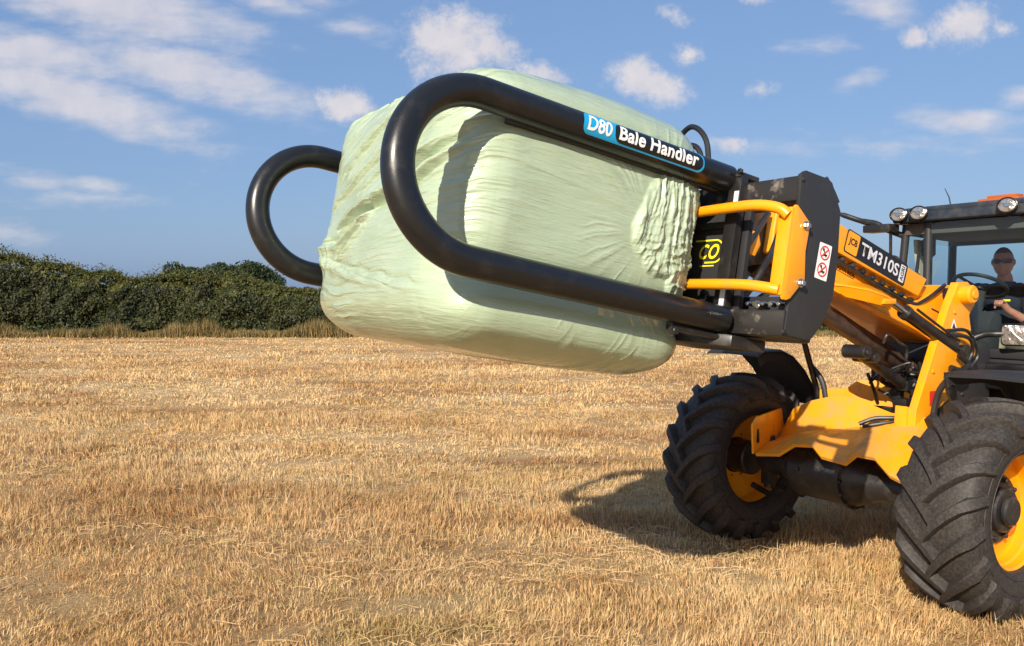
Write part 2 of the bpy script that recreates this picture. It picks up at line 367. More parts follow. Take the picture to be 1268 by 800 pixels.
def make_ground():
    def axis(lo, hi, near, step): 
        a = list(np.arange(-near, near+1e-6, step)); s = step; x = near
        while x < hi: s *= 1.25; x += s; a.append(x)
        s = step; x = -near
        while x > lo: s *= 1.25; x -= s; a.insert(0, x)
        return np.array(a)
    xs = axis(-1500, 1500, 12, .2); ys = axis(-1500, 1500, 14, .2) + 6
    X, Y = np.meshgrid(xs, ys); Z = ground_h(X, Y)
    V = np.stack([X.ravel(), Y.ravel(), Z.ravel()], 1); nx, ny = len(xs), len(ys)
    i, j = np.meshgrid(np.arange(nx-1), np.arange(ny-1)); a = (j*nx+i).ravel()
    me = np_mesh('ground', V, np.stack([a, a+1, a+nx+1, a+nx], 1))
    tag(link_mesh('ground', me, field_material('field_soil', False)), kind='structure')
make_ground()

def blades(px, py, pz, h, w, lean, name, mt, az=None, bendy=.5):
    """tapered bent blades as one mesh"""
    n = len(px); az = rng.uniform(0, 2*pi, n) if az is None else az; la = rng.normal(0, 1, n); L = np.abs(la)*lean; fa = rng.uniform(0, 2*pi, n)
    dx, dy = np.cos(az), np.sin(az); wx, wy = np.cos(fa), np.sin(fa)
    L = np.clip(L, 0, 1.45)
    V = np.zeros((n, 5, 3), np.float32)
    for k, (t, ww) in enumerate(((0, 1.), (0, -1.), (.55, .8), (.55, -.8), (1, 0))):
        hor = np.sin(L*(.45+.55*t))*h*t; ver = np.cos(L*(.45+.55*t))*h*t
        V[:, k, 0] = px + dx*hor + wx*w*.5*ww; V[:, k, 1] = py + dy*hor + wy*w*.5*ww; V[:, k, 2] = pz + ver
    b = np.arange(n)*5
    me = np_mesh(name, V.reshape(-1, 3), np.stack([b, b+1, b+3, b+2], 1), np.stack([b+2, b+3, b+4], 1), smooth=False)
    return link_mesh(name, me, mt)
def make_stubble():
    PX, PY, H, W, LN = [], [], [], [], []
    bands = [(3.4, 6, 5600, .0042, .058), (6, 9, 3500, .0054, .062), (9, 14, 1400, .0085, .064), (14, 24, 380, .017, .066), (24, 39, 115, .03, .062)]
    AZ_ = []; BUMP = []
    for (y0, y1, dens, w, h) in bands:
        ha = .60*y1+1.5; area = 2*ha*(y1-y0); n = int(area*dens); per = 9; m_ = n//per
        cx = rng.uniform(-ha, ha, m_); cy = rng.uniform(y0, y1, m_)          # tufts
        rad_ = .03*max(1, y1/9); x = np.repeat(cx, per)+rng.normal(0, rad_, m_*per); y = np.repeat(cy, per)+rng.normal(0, rad_, m_*per)
        tl = np.repeat(rng.uniform(.35, 1.5, m_), per); ta = np.repeat(rng.uniform(0, 2*pi, m_), per)
        k = np.abs(x) < .60*y+1.5; x, y, tl, ta = x[k], y[k], tl[k], ta[k]
        d = fbm(x*2.6, y*2.6, seed=2, o=3); keep = rng.uniform(0, 1, len(x)) < np.clip((d-.18)*3.2, .38, 1); x, y, tl, ta = x[keep], y[keep], tl[keep], ta[keep]
        tall = fbm(x*.8, y*1.1, seed=31, o=3); hh = h*(.42+1.3*np.clip((tall-.25)*1.6, 0, 1))*(.4+.6*tl)*rng.uniform(.55, 1.35, len(x))
        flat = fbm(x*.7, y*1.6, seed=77, o=3); fld = 2*pi*2*fbm(x*.55, y*.55, seed=88, o=2)
        PX.append(x); PY.append(y); H.append(hh); W.append(w*rng.uniform(.6, 1.4, len(x))); LN.append((.45+1.2*np.clip((flat-.38)*3, 0, 1))*(.7+.5*tl)); AZ_.append(np.where(rng.uniform(0, 1, len(x)) < .45, fld+rng.normal(0, .5, len(x)), ta+rng.normal(0, .7, len(x))))
        BUMP.append(.045*fbm(x*2.6, y*2.6, seed=2, o=3)-.018)
    x, y, h, w, ln, az_, bp_ = map(np.concatenate, (PX, PY, H, W, LN, AZ_, BUMP))
    m = field_material('straw', True)
    o = blades(x, y, ground_h(x, y)+bp_, h, w, ln, 'stubble_grass', m, az_)
    tag(o, 'short dry golden grass stubble covering the mown field', 'grass', kind='stuff')
    # loose cut straw lying on top
    n = 13000; y = 3.4+ (rng.uniform(0, 1, n)**1.6)*18; x = rng.uniform(-1, 1, n)*(.6*y+1.5)
    d = fbm(x*.9, y*1.4, seed=51, o=3); k = rng.uniform(0, 1, n) < np.clip((d-.45)*5, .06, 1); x, y = x[k], y[k]; n = len(x)
    az = rng.normal(.2, .9, n); L = rng.uniform(.05, .20, n); w = .0035*np.maximum(1, y/7)
    z = ground_h(x, y)+rng.uniform(.02, .06, n); tz = rng.normal(0, .12, n)
    V = np.zeros((n, 6, 3), np.float32); cv = rng.normal(0, .25, n)
    for k2, (t, s) in enumerate(((-.5, 1), (-.5, -1), (0, 1), (0, -1), (.5, 1), (.5, -1))):
        aa = az+cv*t*2; V[:, k2, 0] = x+np.cos(aa)*L*t - np.sin(aa)*w*s*.5; V[:, k2, 1] = y+np.sin(aa)*L*t+np.cos(aa)*w*s*.5; V[:, k2, 2] = z+tz*L*t+ .012*(t == 0)+s*w*.3
    b = np.arange(n)*6
    me = np_mesh('cut_straw', V.reshape(-1, 3), np.concatenate([np.stack([b, b+1, b+3, b+2], 1), np.stack([b+2, b+3, b+5, b+4], 1)]), smooth=False)
    tag(link_mesh('cut_straw', me, m), 'loose pale cut straw strewn over the stubble', 'straw', kind='stuff')
make_stubble()

# ================================================================== HEDGE, VERGE, TREES
def leaf_mat(name, a, b, c, sc=.6):
    m = bpy.data.materials.new(name); m.use_nodes = True; N, L = m.node_tree.nodes, m.node_tree.links; p = N['Principled BSDF']; p.inputs['Roughness'].default_value = .6
    geo = N.new('ShaderNodeNewGeometry'); n = N.new('ShaderNodeTexNoise'); n.inputs['Scale'].default_value = sc; n.inputs['Detail'].default_value = 3; L.new(geo.outputs['Position'], n.inputs[0])
    r = N.new('ShaderNodeMapRange'); r.inputs[1].default_value = .4; r.inputs[2].default_value = .6; L.new(n.outputs[0], r.inputs[0])
    x = N.new('ShaderNodeMix'); x.data_type = 'RGBA'; L.new(r.outputs[0], x.inputs[0]); x.inputs[6].default_value = (*a, 1); x.inputs[7].default_value = (*b, 1)
    y = N.new('ShaderNodeMix'); y.data_type = 'RGBA'; q = N.new('ShaderNodeMapRange'); q.inputs[1].default_value = .6; q.inputs[2].default_value = 1; q.inputs[4].default_value = .9; L.new(geo.outputs['Random Per Island'], q.inputs[0])
    L.new(q.outputs[0], y.inputs[0]); L.new(x.outputs[2], y.inputs[6]); y.inputs[7].default_value = (*c, 1); L.new(y.outputs[2], p.inputs['Base Color'])
    t = N.new('ShaderNodeBsdfTranslucent'); L.new(y.outputs[2], t.inputs[0]); s = N.new('ShaderNodeMixShader'); s.inputs[0].default_value = .25
    L.new(p.outputs[0], s.inputs[1]); L.new(t.outputs[0], s.inputs[2]); L.new(s.outputs[0], N['Material Output'].inputs[0]); return m
def leaf_cloud(P, size, out=None):
    """quads (folded to diamonds) at points P"""
    n = len(P); q = rng.normal(size=(n, 3)); q /= np.linalg.norm(q, axis=1)[:, None]
    if out is not None: q = q*.8+out; q /= np.linalg.norm(q, axis=1)[:, None]
    r = rng.normal(size=(n, 3)); a = np.cross(q, r); a /= np.linalg.norm(a, axis=1)[:, None]; b = np.cross(q, a)
    s = size*rng.uniform(.5, 1.4, n)[:, None] if np.isscalar(size) else (size*rng.uniform(.5, 1.4, n))[:, None]
    V = np.stack([P+a*s, P+b*s*.55+q*s*.15, P-a*s, P-b*s*.55+q*s*.15], 1).reshape(-1, 3); i = np.arange(n)*4
    return V, np.stack([i, i+1, i+2, i+3], 1)
HEDGE_M = leaf_mat('hedge_leaves', (.014, .023, .003), (.034, .042, .006), (.080, .072, .010), .55)
SHOOT_LIT_M = leaf_mat('hedge_shoots_lit_top', (.055, .072, .010), (.085, .088, .014), (.13, .11, .025), .8)  # young shoots, and the lit hedge top put into leaf colour
TREE_M = leaf_mat('tree_leaves', (.022, .040, .010), (.035, .055, .014), (.05, .07, .02), .8)
BARK = mat('bark', (.10, .08, .06), .9, bump=.5)
def hedge_line(t):      # x from far left to far right
    x = -34 + t; y = 38.6 + .02*np.asarray(x) + .25*np.sin(x*.4); return x, y
def hedge_top(x):
    xs = np.array([-40, -23.5, -22, -19.8, -17.5, -16, -14.2, -12.4, -10.5, -8.7, -6, 0, 8, 14, 22, 40]); hs = np.array([3.8, 3.7, 3.4, 2.95, 2.5, 2.7, 2.65, 2.5, 2.2, 2.0, 2.0, 1.9, 1.7, 1.5, 1.4, 1.4])
    return np.interp(x, xs, hs)
def make_hedge():
    root = empty('hedge'); tag(root, 'long dark green overgrown field hedge along the far edge of the field', 'hedge')
    n = 230000; x = -36+rng.uniform(0, 1, n)*66; y0 = 38.9+.02*x
    top = hedge_top(x)+.45*(fbm(x*1.1, x*0, seed=3, o=4)-.5)+.25*(vnoise(x*4, x*0, seed=4)-.5)
    s = rng.uniform(0, 1, n)   # around the section: front face, then top
    lump = 1.5*(fbm(x*.8, s*4, seed=8, o=4)-.5)+.8*(vnoise(x*1.9, s*8, seed=12)-.5)
    front = s < .68
    z = np.where(front, (s/.68)*top, top+.10*lump); dep = np.where(front, .15+1.9*(z/np.maximum(top, .1))**3.2+lump*.9, 1.9+(s-.68)/.32*1.4)
    z = z - rng.exponential(.10, n)*~front; dep = dep+rng.exponential(.28, n)*front - .1
    P = np.stack([x, y0+dep, np.maximum(z, .1)], 1)
    out = np.where(front[:, None], np.array([[0, -.8, .35]]), np.array([[0, -.3, .8]]))
    V, F = leaf_cloud(P, .078, out)
    # upright shoots over the top; paler leaves also paint in the sunlit top
    lit_top = (P[:, 2]/top+.5*(fbm(P[:, 0]*1.6, P[:, 2]*2.5, seed=44, o=3)-.5)) > .84
    link_mesh('leaves', np_mesh('leaves', V, F[~lit_top], smooth=False), HEDGE_M, root); link_mesh('lit_top_growth', np_mesh('lit_top_growth', V, F[lit_top], smooth=False), SHOOT_LIT_M, root)
    m = 3600; sx = -36+rng.uniform(0, 1, m)*66; st = hedge_top(sx)+.45*(fbm(sx*1.1, sx*0, seed=3, o=4)-.5); hh = rng.uniform(.1, .45, m)*(.5+vnoise(sx*.9, sx*0, seed=14))*np.clip((hedge_top(sx)-1.6), .25, 1.2)
    P = []
    for k in range(9):
        t = k/8; P.append(np.stack([sx+rng.normal(0, .03, m)+.1*t, 38.9+.02*sx+1.9+rng.normal(0, .3, m), st-.1+hh*t], 1))
    V, F = leaf_cloud(np.concatenate(P), .05); link_mesh('shoots', np_mesh('shoots', V, F, smooth=False), SHOOT_LIT_M, root)
    # dense inner growth
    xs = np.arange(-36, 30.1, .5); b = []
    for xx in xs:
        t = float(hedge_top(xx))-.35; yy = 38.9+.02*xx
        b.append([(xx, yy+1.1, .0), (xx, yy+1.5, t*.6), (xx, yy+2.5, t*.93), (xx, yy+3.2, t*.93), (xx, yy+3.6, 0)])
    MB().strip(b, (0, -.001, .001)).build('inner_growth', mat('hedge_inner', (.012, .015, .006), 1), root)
make_hedge()
def make_verge():
    n = 60000; x = -36+rng.uniform(0, 1, n)*66; y = 38.0+.02*x+rng.uniform(0, 1.3, n)
    g = vnoise(x*.8, x*0+3, seed=6); h = (.12+.6*g*rng.uniform(.3, 1.3, n)+.22*vnoise(x*3, x*0, seed=66))
    h *= np.interp(x, [-30, -12, -5, 30], [1, 1.0, 1.1, .75])
    m = leaf_mat('verge_grass', (.20, .15, .05), (.33, .23, .09), (.09, .10, .03), .9)
    o = blades(x, y, y*0, h, np.full(n, .026)*rng.uniform(.5, 1.4, n), .45, 'verge_grass', m)
    tag(o, 'tall dry grass and weeds growing along the foot of the hedge', 'grass', kind='stuff')
make_verge()
def make_tree(x, y, h, r, label, seed):
    root = empty('tree', loc=(x, y, 0)); tag(root, label, 'tree', group='trees beyond the hedge'); rs = np.random.default_rng(seed)
    b = MB(); b.tube(bez([(0, 0, -.1), (.1, 0, h*.3), (-.05, .1, h*.6), (.1, 0, h*.85)], 9), [.28-.02*i for i in range(10)], 8)
    for k in range(7):
        a = k*.9+rs.uniform(0, 1); z0 = h*(.3+.07*k); b.tube(bez([(0, 0, z0), (cos(a)*r*.35, sin(a)*r*.35, z0+r*.25), (cos(a)*r*.7, sin(a)*r*.7, z0+r*.4)], 6), [.1-.012*i for i in range(7)], 6)
    b.build('trunk', BARK, root)
    P = []
    for k in range(38):
        d = rs.normal(size=3); d /= np.linalg.norm(d); cc = np.array([0, 0, h*.66])+d*np.array([r*.75, r*.75, h*.26])*rs.uniform(.4, 1); rr = r*rs.uniform(.22, .42)
        q = rs.normal(size=(420, 3)); q /= np.linalg.norm(q, axis=1)[:, None]; P.append(cc+q*rr*rs.uniform(.6, 1.05, (420, 1))*np.array([1, 1, .8]))
    V, F = leaf_cloud(np.concatenate(P), .13); link_mesh('crown', np_mesh('crown', V, F, smooth=False), TREE_M, root)
for a in [(-28, 74, 4.7, 2.6, 'low rounded dark tree beyond the hedge, leftmost of the three tree tops', 1),
          (-26.6, 78, 5.1, 2.0, 'dark domed tree showing highest over the middle of the hedge', 2),
          (-23.0, 76, 4.7, 3.2, 'broad dark tree beyond the hedge nearest to the green bale', 3)]: make_tree(*a)

# ================================================================== TELEHANDLER
TH = empty('telehandler', loc=(AX, AY, 0), rot=(0, 0, YAW))
tag(TH, 'yellow telescopic loader with black cab driving towards the left, holding up the bale clamp', 'telehandler')
AZ = .62; TR = .95

def tyre_mesh(n=18):
    b = MB()
    prof = [(.335, -.205), (.36, -.235), (.43, -.252), (.50, -.25), (.54, -.238), (.567, -.20), (.584, -.10), (.588, 0), (.584, .10), (.567, .20), (.54, .238), (.50, .25), (.43, .252), (.36, .235), (.335, .205), (.33, .19), (.34, 0), (.33, -.19), (.335, -.205)]
    b.lathe(prof, n=96)
    def S(phi, w, lift):
        aw = abs(w); R = float(np.interp(aw, [0, .10, .20, .238, .252], [.588, .584, .567, .54, .492]))
        # normal in (r,w) plane
        tl = float(np.interp(aw, [0, .10, .19, .235, .26], [0, .05, .3, .95, 1.35])); sg = 1 if w > 0 else -1
        R += lift*cos(tl); ww = w+sg*lift*sin(tl); return Vector((R*cos(phi), ww, R*sin(phi)))
    for side in (-1, 1):
        for k in range(n):
            p0 = 2*pi*(k+(.5 if side > 0 else 0))/n; ss = [0, .12, .3, .5, .7, .85, .95, 1.0]; secs = []
            for s in ss:
                w = side*(-.035+.285*min(s*1.04, 1)); ph = p0+.46*s**.85 + (.03 if s > .9 else 0)
                if s > .93: w = side*.252
                hgt = .053*(1 if s < .8 else 1.0-.35*(s-.8)/.2); hw = .023+.012*s; 
                tw = side*.285; tp = .40*.6; L = math.hypot(tw, tp*.6); nx, ny = -tw/L, tp*.6/L     # width direction (phi*R, w)
                sec = []
                for (o, l) in ((-1.25, -.006), (-.88, .85*hgt), (-.72, hgt), (.72, hgt), (.88, .85*hgt), (1.25, -.006)):
                    dw = o*hw*ny*side*side; dp = o*hw*nx/.6
                    wq = w+dw*(1 if s < .9 else .3)
                    sec.append(S(ph+dp*1.0, max(-.252, min(.252, wq)), l))
                if s >= .93:
                    q = (s-.9)/.1; sec = [v - Vector((cos(ph), 0, sin(ph)))*.03*q for v in sec]
                secs.append(sec)
            K = 6; vs = [v for sec in secs for v in sec]; M_ = len(secs)
            fs = [[i*K+j, i*K+j+1, (i+1)*K+j+1, (i+1)*K+j] for i in range(M_-1) for j in range(K-1)] + [list(range(K)), [(M_-1)*K+j for j in range(K)][::-1]]
            b._add(vs, fs)
    # low rings on the sidewalls
    for sgn in (-1, 1):
        for (rr, ww) in ((.37, .239), (.455, .2525)):
            b.tube([(rr*cos(a), sgn*ww, rr*sin(a)) for a in np.linspace(0, 2*pi, 73)[:-1]], .004, 6, closed=True)
    return b
def rim_mb(sd):
    b = MB()
    P = [(.335, .215), (.345, .205), (.338, .195), (.322, .19), (.312, .16), (.300, .15), (.300, .10), (.288, .09), (.288, .02), (.27, .015), (.13, .05), (.13, .042), (.27, .0), (.30, -.02), (.30, -.10), (.312, -.15), (.322, -.19), (.338, -.195), (.345, -.205), (.335, -.215), (.332, -.19), (.318, -.15), (.31, -.10), (.31, .10), (.318, .15), (.332, .19), (.335, .215)]
    b.lathe([(r, t*sd) for r, t in P], n=72)
    return b
def make_wheel(u, sd, label=None):
    w = empty('wheel', TH, (u, sd*TR, AZ)); 
    if label: w['label'] = label
    if (sd, 'm') not in WC:
        t = tyre_mesh().build('tyre', RUBBER, w, 40); r = rim_mb(sd).build('rim', YEL, w); t.data.transform(Matrix.Diagonal((.98, .88, .98, 1))); r.data.transform(Matrix.Diagonal((1.04, .90, 1.04, 1)))
        h = MB(); h.cyl((0, -.14*sd, 0), (0, .10*sd, 0), .125, 32, .01); h.cyl((0, .10*sd, 0), (0, .135*sd, 0), .085, 28, .012)
        for k in range(10):
            a = k*2*pi/10; h.cyl((.165*cos(a), .03*sd, .165*sin(a)), (.165*cos(a), .075*sd, .165*sin(a)), .014, 8)
        h.lathe([(.10, .052*sd), (.195, .045*sd), (.195, .038*sd), (.10, .04*sd)], n=40)
        hb = h.build('hub', AXLE, w); WC[(sd, 'm')] = (t, r, hb)
    else:
        for s in WC[(sd, 'm')]:
            c = s.copy(); scene.collection.objects.link(c); c.parent = w
    return w
WC = {}
make_wheel(0, 1); make_wheel(0, -1); make_wheel(-2.62, 1); make_wheel(-2.62, -1)

# axle
b = MB()
b.lathe([(.02, -.30), (.17, -.30), (.19, -.28), (.19, .10), (.205, .10), (.205, .14), (.185, .15), (.16, .21), (.11, .26), (.09, .30), (.02, .30)], (0, -.06, AZ+.01), n=48)
b.lathe([(.02, -.72), (.07, -.72), (.085, -.60), (.085, -.48), (.10, -.46), (.10, -.36), (.12, -.30), (.02, -.30)], (0, 0, AZ), n=32)
b.lathe([(.02, .72), (.07, .72), (.085, .60), (.085, .48), (.10, .46), (.10, .30), (.12, .22), (.02, .2)], (0, 0, AZ), n=32)
for k in range(14):
    a = k*2*pi/14; b.cyl((.198*cos(a), .078, AZ+.01+.198*sin(a)), (.198*cos(a), .1, AZ+.01+.198*sin(a)), .011, 6, .002)
for (v, a) in ((-.2, 50), (-.05, 20), (-.25, 10)): b.cyl((.18*cos(rad(a)), v, AZ+.18*sin(rad(a))), (.205*cos(rad(a)), v, AZ+.2*sin(rad(a))), .014, 8)
b.box(-.05, .05, -.70, -.62, AZ-.16, AZ+.16, .01); b.cyl((.0, -.66, AZ-.19), (0, -.66, AZ+.19), .04)
b.tube([(0.03, -.50, AZ-.16), (.0, -.66, AZ-.24), (0, -.82, AZ-.20)], .022, 10)
b.build('front_axle', AXLE, TH)
b = MB(); b.lathe([(.02, -.72), (.08, -.72), (.1, -.3), (.19, -.2), (.19, .2), (.1, .3), (.08, .72), (.02, .72)], (-2.62, 0, AZ), n=24); b.build('rear_axle', AXLE, TH)

# chassis front deck
b = MB()
front = [(.33, -.497, .735), (.33, -.292, .764), (.33, -.165, .848), (.33, -.022, .864), (.33, .048, .802), (.33, .232, .788), (.33, .31, .855), (.33, .433, .855), (.33, .537, .765), (.33, .642, .735), (.33, .70, .858)]
back = [(-.15, -.72, .775), (-.15, -.60, .82), (-.15, -.45, .86), (-.15, -.30, .89), (-.15, -.15, .915), (-.15, .0, .95), (-.15, .10, .98), (-.15, .2, 1.0), (-.15, .3, 1.0), (-.15, .4, 1.0), (-.15, .5, 1.0)]
ris = [(-.25, -.74, .86), (-.25, -.66, .99), (-.25, -.50, 1.065), (-.25, -.34, 1.11), (-.25, -.22, 1.128), (-.25, -.08, 1.108), (-.25, .05, 1.075), (-.25, .15, 1.05), (-.25, .26, 1.05), (-.25, .36, 1.05), (-.25, .46, 1.05)]
mid = [tuple(.5*(Vector(f)+Vector(k))+Vector((0, 0, .02))) for f, k in zip(front, back)]
b.strip([ris, back, mid, front], (.012, 0, .02))
b.build('front_deck', YELD, TH, 25)
b = MB()
b.sheet([(.335, -.505, .73), (.335, -.515, .93), (.28, -.52, .985), (-.24, -.745, .99), (-.26, -.75, .84), (-.13, -.72, .76)], .014)
b.build('deck_side_plate', YEL, TH)
b = MB(); b.prism([(.26, .80), (.29, .80), (.295, .90), (.265, .90)], -.532, -.52, 'v', .004); b.build('slot', BLACKV, TH)
# folded side plate of the riser, brown-shaded inner wall behind it
b = MB()
b.strip([[(-.30, -.45, .95), (-.34, -.30, .95), (-.5, -.24, .95), (-1.0, -.24, .95)], [(-.30, -.45, 1.15), (-.34, -.28, 1.17), (-.5, -.24, 1.18), (-1.0, -.24, 1.30)]], (0, .015, 0))
b.box(-3.3, -.3, -.24, .24, .48, .93, .01)
b.box(-2.9, -1.2, -.62, .62, .75, .86, .01)
b.build('main_frame', YELD, TH)

# tower
tw = [(-.60, 1.915), (-.71, 1.92), (-.80, 1.86), (-.80, 1.77), (-.735, 1.70), (-.77, 1.54), (-.83, 1.47), (-.80, 1.42), (-.66, 1.34), (-.60, 1.26), (-.55, 1.20), (-.50, 1.14), (-.345, 1.07), (-.17, .93), (-.14, .93), (-.16, 1.10), (-.22, 1.22), (-.36, 1.50), (-.50, 1.76)]
for sd in (1,):
    b = MB(); v0, v1 = sorted((sd*.33, sd*.385)); b.prism(tw, v0, v1, 'v', .006, 3)
    b.cyl((-.665, sd*.33, 1.835), (-.665, sd*.455, 1.835), .062, 32, .01); b.cyl((-.665, sd*.455, 1.835), (-.665, sd*.468, 1.835), .028, 20)
    b.prism([(-.12, .90), (-.14, 1.12), (-.30, 1.08), (-.5, .93)], *sorted((sd*.25, sd*.335)), 'v', .006)
    b.build('tower', YEL, TH)
b = MB(); b.box(-.70, -.50, -.33, .33, 1.0, 1.20, .01); b.build('cross_member', BLK, TH)
b = MB(); b.cyl((-.665, -.30, 1.835), (-.665, .33, 1.835), .045); b.build('pivot_pin', BLK, TH)
for (u, z) in ((-.42, 1.18), (-.33, 1.34), (-.60, 1.42), (-.70, 1.60), (-.56, 1.72)): b = MB(); b.cyl((u, .384, z), (u, .395, z), .014, 6, .002); b.build('bolt', YEL, TH)
place_flat('red_reflector', poly_mesh(rrect(.078, .095, .004)), REDV, TH, (-.298, .385, 1.118), (-1, 0, 0), (0, 0, 1), .002)
tri = place_flat('warning_label', poly_mesh([(0, 0), (.062, 0), (.062, .065), (.033, .12), (.029, .12), (0, .065)]), WHITE, TH, (-.522, .385, 1.555), (-1, 0, 0), (0, 0, 1), .002)
place_flat('warning_symbol', poly_mesh([(.012, .06), (.05, .06), (.031, .1)]), BLACKV, tri, (-.522, .385, 1.555), (-1, 0, 0), (0, 0, 1), .003)
for k in range(5): place_flat('warning_text', poly_mesh(rrect(.04, .0045, .001)), BLACKV, tri, (-.533, .385, 1.562+.0095*k), (-1, 0, 0), (0, 0, 1), .003)

# boom
th = rad(19.6); D = Vector((cos(th), 0, sin(th))); U = Vector((-sin(th), 0, cos(th)))
b = MB()
b.prism([(-.92, 1.74), (-.68, 1.50), (.43, 1.877), (1.0, 2.08), (.95, 2.33), (.40, 2.13), (-.35, 1.86), (-.55, 1.90), (-.86, 1.90)], -.22, .22, 'v', .012, 3)
boom = b.build('boom', YEL, TH)
b = MB()      # pale welded side plate near the pivot, and the pressed slot
b.prism([(-.24, 1.765), (-.38, 1.80), (-.52, 1.845), (-.64, 1.89), (-.80, 1.89), (-.70, 1.60), (-.62, 1.53), (-.5, 1.62)], .222, .262, 'v', .005)
b.build('pivot_plate', YEL, TH)
b = MB(); b.prism([(-.50, 1.745), (-.58, 1.72), (-.58, 1.712), (-.50, 1.737)], .2625, .267, 'v', 0); b.build('slot', BLACKV, TH)
b = MB()      # hood over the hose run
b.prism([(.52, 2.105), (.85, 2.225), (.85, 2.40), (.482, 2.27), (-.433, 1.936), (-.34, 1.823)], .12, .272, 'v', .008, 3)
hood = b.build('boom_hood', YEL, TH)
b = MB()      # black slide strip with bolts below the hood
for k in range(9):
    p = Vector((.50, 0, 2.082))-D*(.105*k); b.cyl((p.x, .222, p.z), (p.x, .262, p.z), .017, 12); b.cyl((p.x, .262, p.z), (p.x, .272, p.z), .009, 6, .001)
b.tube(bez([(.55, .245, 2.075), (.2, .25, 1.945), (-.1, .25, 1.835), (-.30, .255, 1.775), (-.42, .27, 1.80), (-.62, .28, 1.90)], 26), .012, 10)
b.tube(bez([(.62, .235, 2.115), (.1, .237, 1.925), (-.28, .24, 1.79)], 12), .009, 8)
b.build('slide_bolts', BLK, TH)
b = MB()      # bottom flange and flared bracket for the small ram
b.prism([(.50, 1.885), (.50, 1.868), (-.66, 1.475), (-.68, 1.492), (-.15, 1.672)], .215, .245, 'v', .003)
b.strip([[(.50, .222, 1.905), (.42, .29, 1.895), (.33, .38, 1.87), (.22, .42, 1.835), (.13, .41, 1.81)], [(.48, .222, 1.91), (.38, .222, 1.915), (.25, .222, 1.92), (.12, .222, 1.90), (-.02, .222, 1.86)]], (0, 0, .012))
b.strip([[(.50, .222, 1.903), (.42, .292, 1.893), (.33, .382, 1.868), (.22, .422, 1.833), (.13, .412, 1.808)], [(.47, .225, 1.875), (.38, .26, 1.82), (.30, .35, 1.79), (.20, .39, 1.765), (.11, .38, 1.74)]], (0, .012, 0))
b.box(.10, .22, .30, .415, 1.775, 1.81, .01)
b.build('ram_bracket', YEL, TH)
b = MB(); b.tube([(.17, .365, 1.826), (-.10, .365, 1.705)], .021, 16); b.build('ram_rod', STEEL, TH)
b = MB(); b.cyl((-.05, .365, 1.727), (-.62, .365, 1.475), .041, 24, .006); b.cyl((-.045, .365, 1.729), (-.085, .365, 1.711), .047, 24, .004); b.cyl((-.64, .30, 1.465), (-.64, .43, 1.465), .04, 20)
b.tube(bez([(-.12, .41, 1.74), (-.35, .415, 1.63), (-.58, .41, 1.53)], 10), .009, 8)
b.build('small_ram', BLK, TH)
b = MB()      # dark hoses curling round the tower foot of the ram
b.tube(bez([(-.45, .40, 1.60), (-.62, .43, 1.60), (-.74, .42, 1.52), (-.78, .42, 1.42), (-.70, .40, 1.33)], 18), .012, 8)
b.tube(bez([(-.50, .40, 1.57), (-.64, .44, 1.55), (-.70, .43, 1.46), (-.66, .42, 1.38)], 18), .012, 8)
b.tube(bez([(-.56, .42, 1.44), (-.62, .45, 1.38), (-.55, .44, 1.34), (-.47, .42, 1.36)], 14), .02, 8)
b.build('tower_hose', HOSE, TH)
b = MB()      # nose of the inner boom, coloured black to stand for shade behind the carriage
b.prism([(.92, 2.02), (1.25, 1.98), (1.45, 1.80), (1.80, 1.62), (1.98, 1.64), (1.98, 2.20), (1.60, 2.25), (1.30, 2.36), (.90, 2.34)], -.16, .16, 'v', .02)
for v in (-.26, .26): b.prism([(1.20, 1.95), (1.50, 1.60), (1.98, 1.58), (1.98, 2.28), (1.55, 2.22)], *sorted((v, v*.86)), 'v', .01)
b.tube(bez([(1.0, .2, 2.3), (1.3, .32, 2.1), (1.5, .3, 1.85), (1.8, .3, 1.75)], 18), .018, 8); b.tube(bez([(.9, .22, 2.25), (1.2, .36, 2.0), (1.45, .34, 1.75), (1.9, .34, 1.7)], 18), .018, 8)
b.tube(bez([(.8, .24, 2.05), (1.1, .30, 1.85), (1.4, .22, 1.7), (1.8, .2, 1.68)], 18), .02, 8)
b.cyl((1.35, .16, 2.15), (1.35, .30, 2.15), .035); b.cyl((1.7, .2, 2.05), (1.95, .2, 2.0), .045)
b.build('boom_nose', BLK, TH)
b = MB(); b.prism([(1.262, 2.197), (1.185, 2.175), (1.17, 2.11), (1.215, 2.045), (1.262, 2.06)], .28, .30, 'v', .006); b.build('link_plate', YEL, TH)
# lift ram and the compensating ram below it
b = MB(); b.cyl((.95, .03, 2.01), (-.62, .03, 1.315), .062, 32, .008); b.cyl((-.55, .03, 1.345), (-.64, .03, 1.305), .072, 28); b.cyl((-.60, .03, 1.32), (-1.0, .03, 1.14), .03); b.build('lift_ram', BRONZE, TH)
b = MB(); b.cyl((.10, .14, 1.465), (-.42, .14, 1.215), .036, 24, .006); b.cyl((.10, .05, 1.468), (.10, .22, 1.468), .045, 24); b.cyl((.02, .06, 1.43), (.02, .23, 1.43), .034, 20); b.cyl((.11, .22, 1.468), (.11, .235, 1.468), .02, 12); b.cyl((-.40, .14, 1.22), (-.7, .14, 1.08), .02)
b.tube(bez([(-.08, .20, 1.52), (-.10, .22, 1.575), (-.22, .22, 1.52), (-.30, .22, 1.48), (-.31, .21, 1.40)], 22), .011, 8)
b.build('steer_ram', BLK, TH)
b = MB()
for k in range(16):
    p = [Vector((-.22-.3*random.random(), -.05+.35*random.random(), 1.35-.25*random.random()))]
    for q in range(4): p.append(p[-1]+Vector((random.uniform(-.12, .02), random.uniform(-.08, .1), random.uniform(-.13, .07))))
    b.tube(bez(p, 16), random.choice((.009, .012, .015)), 7)
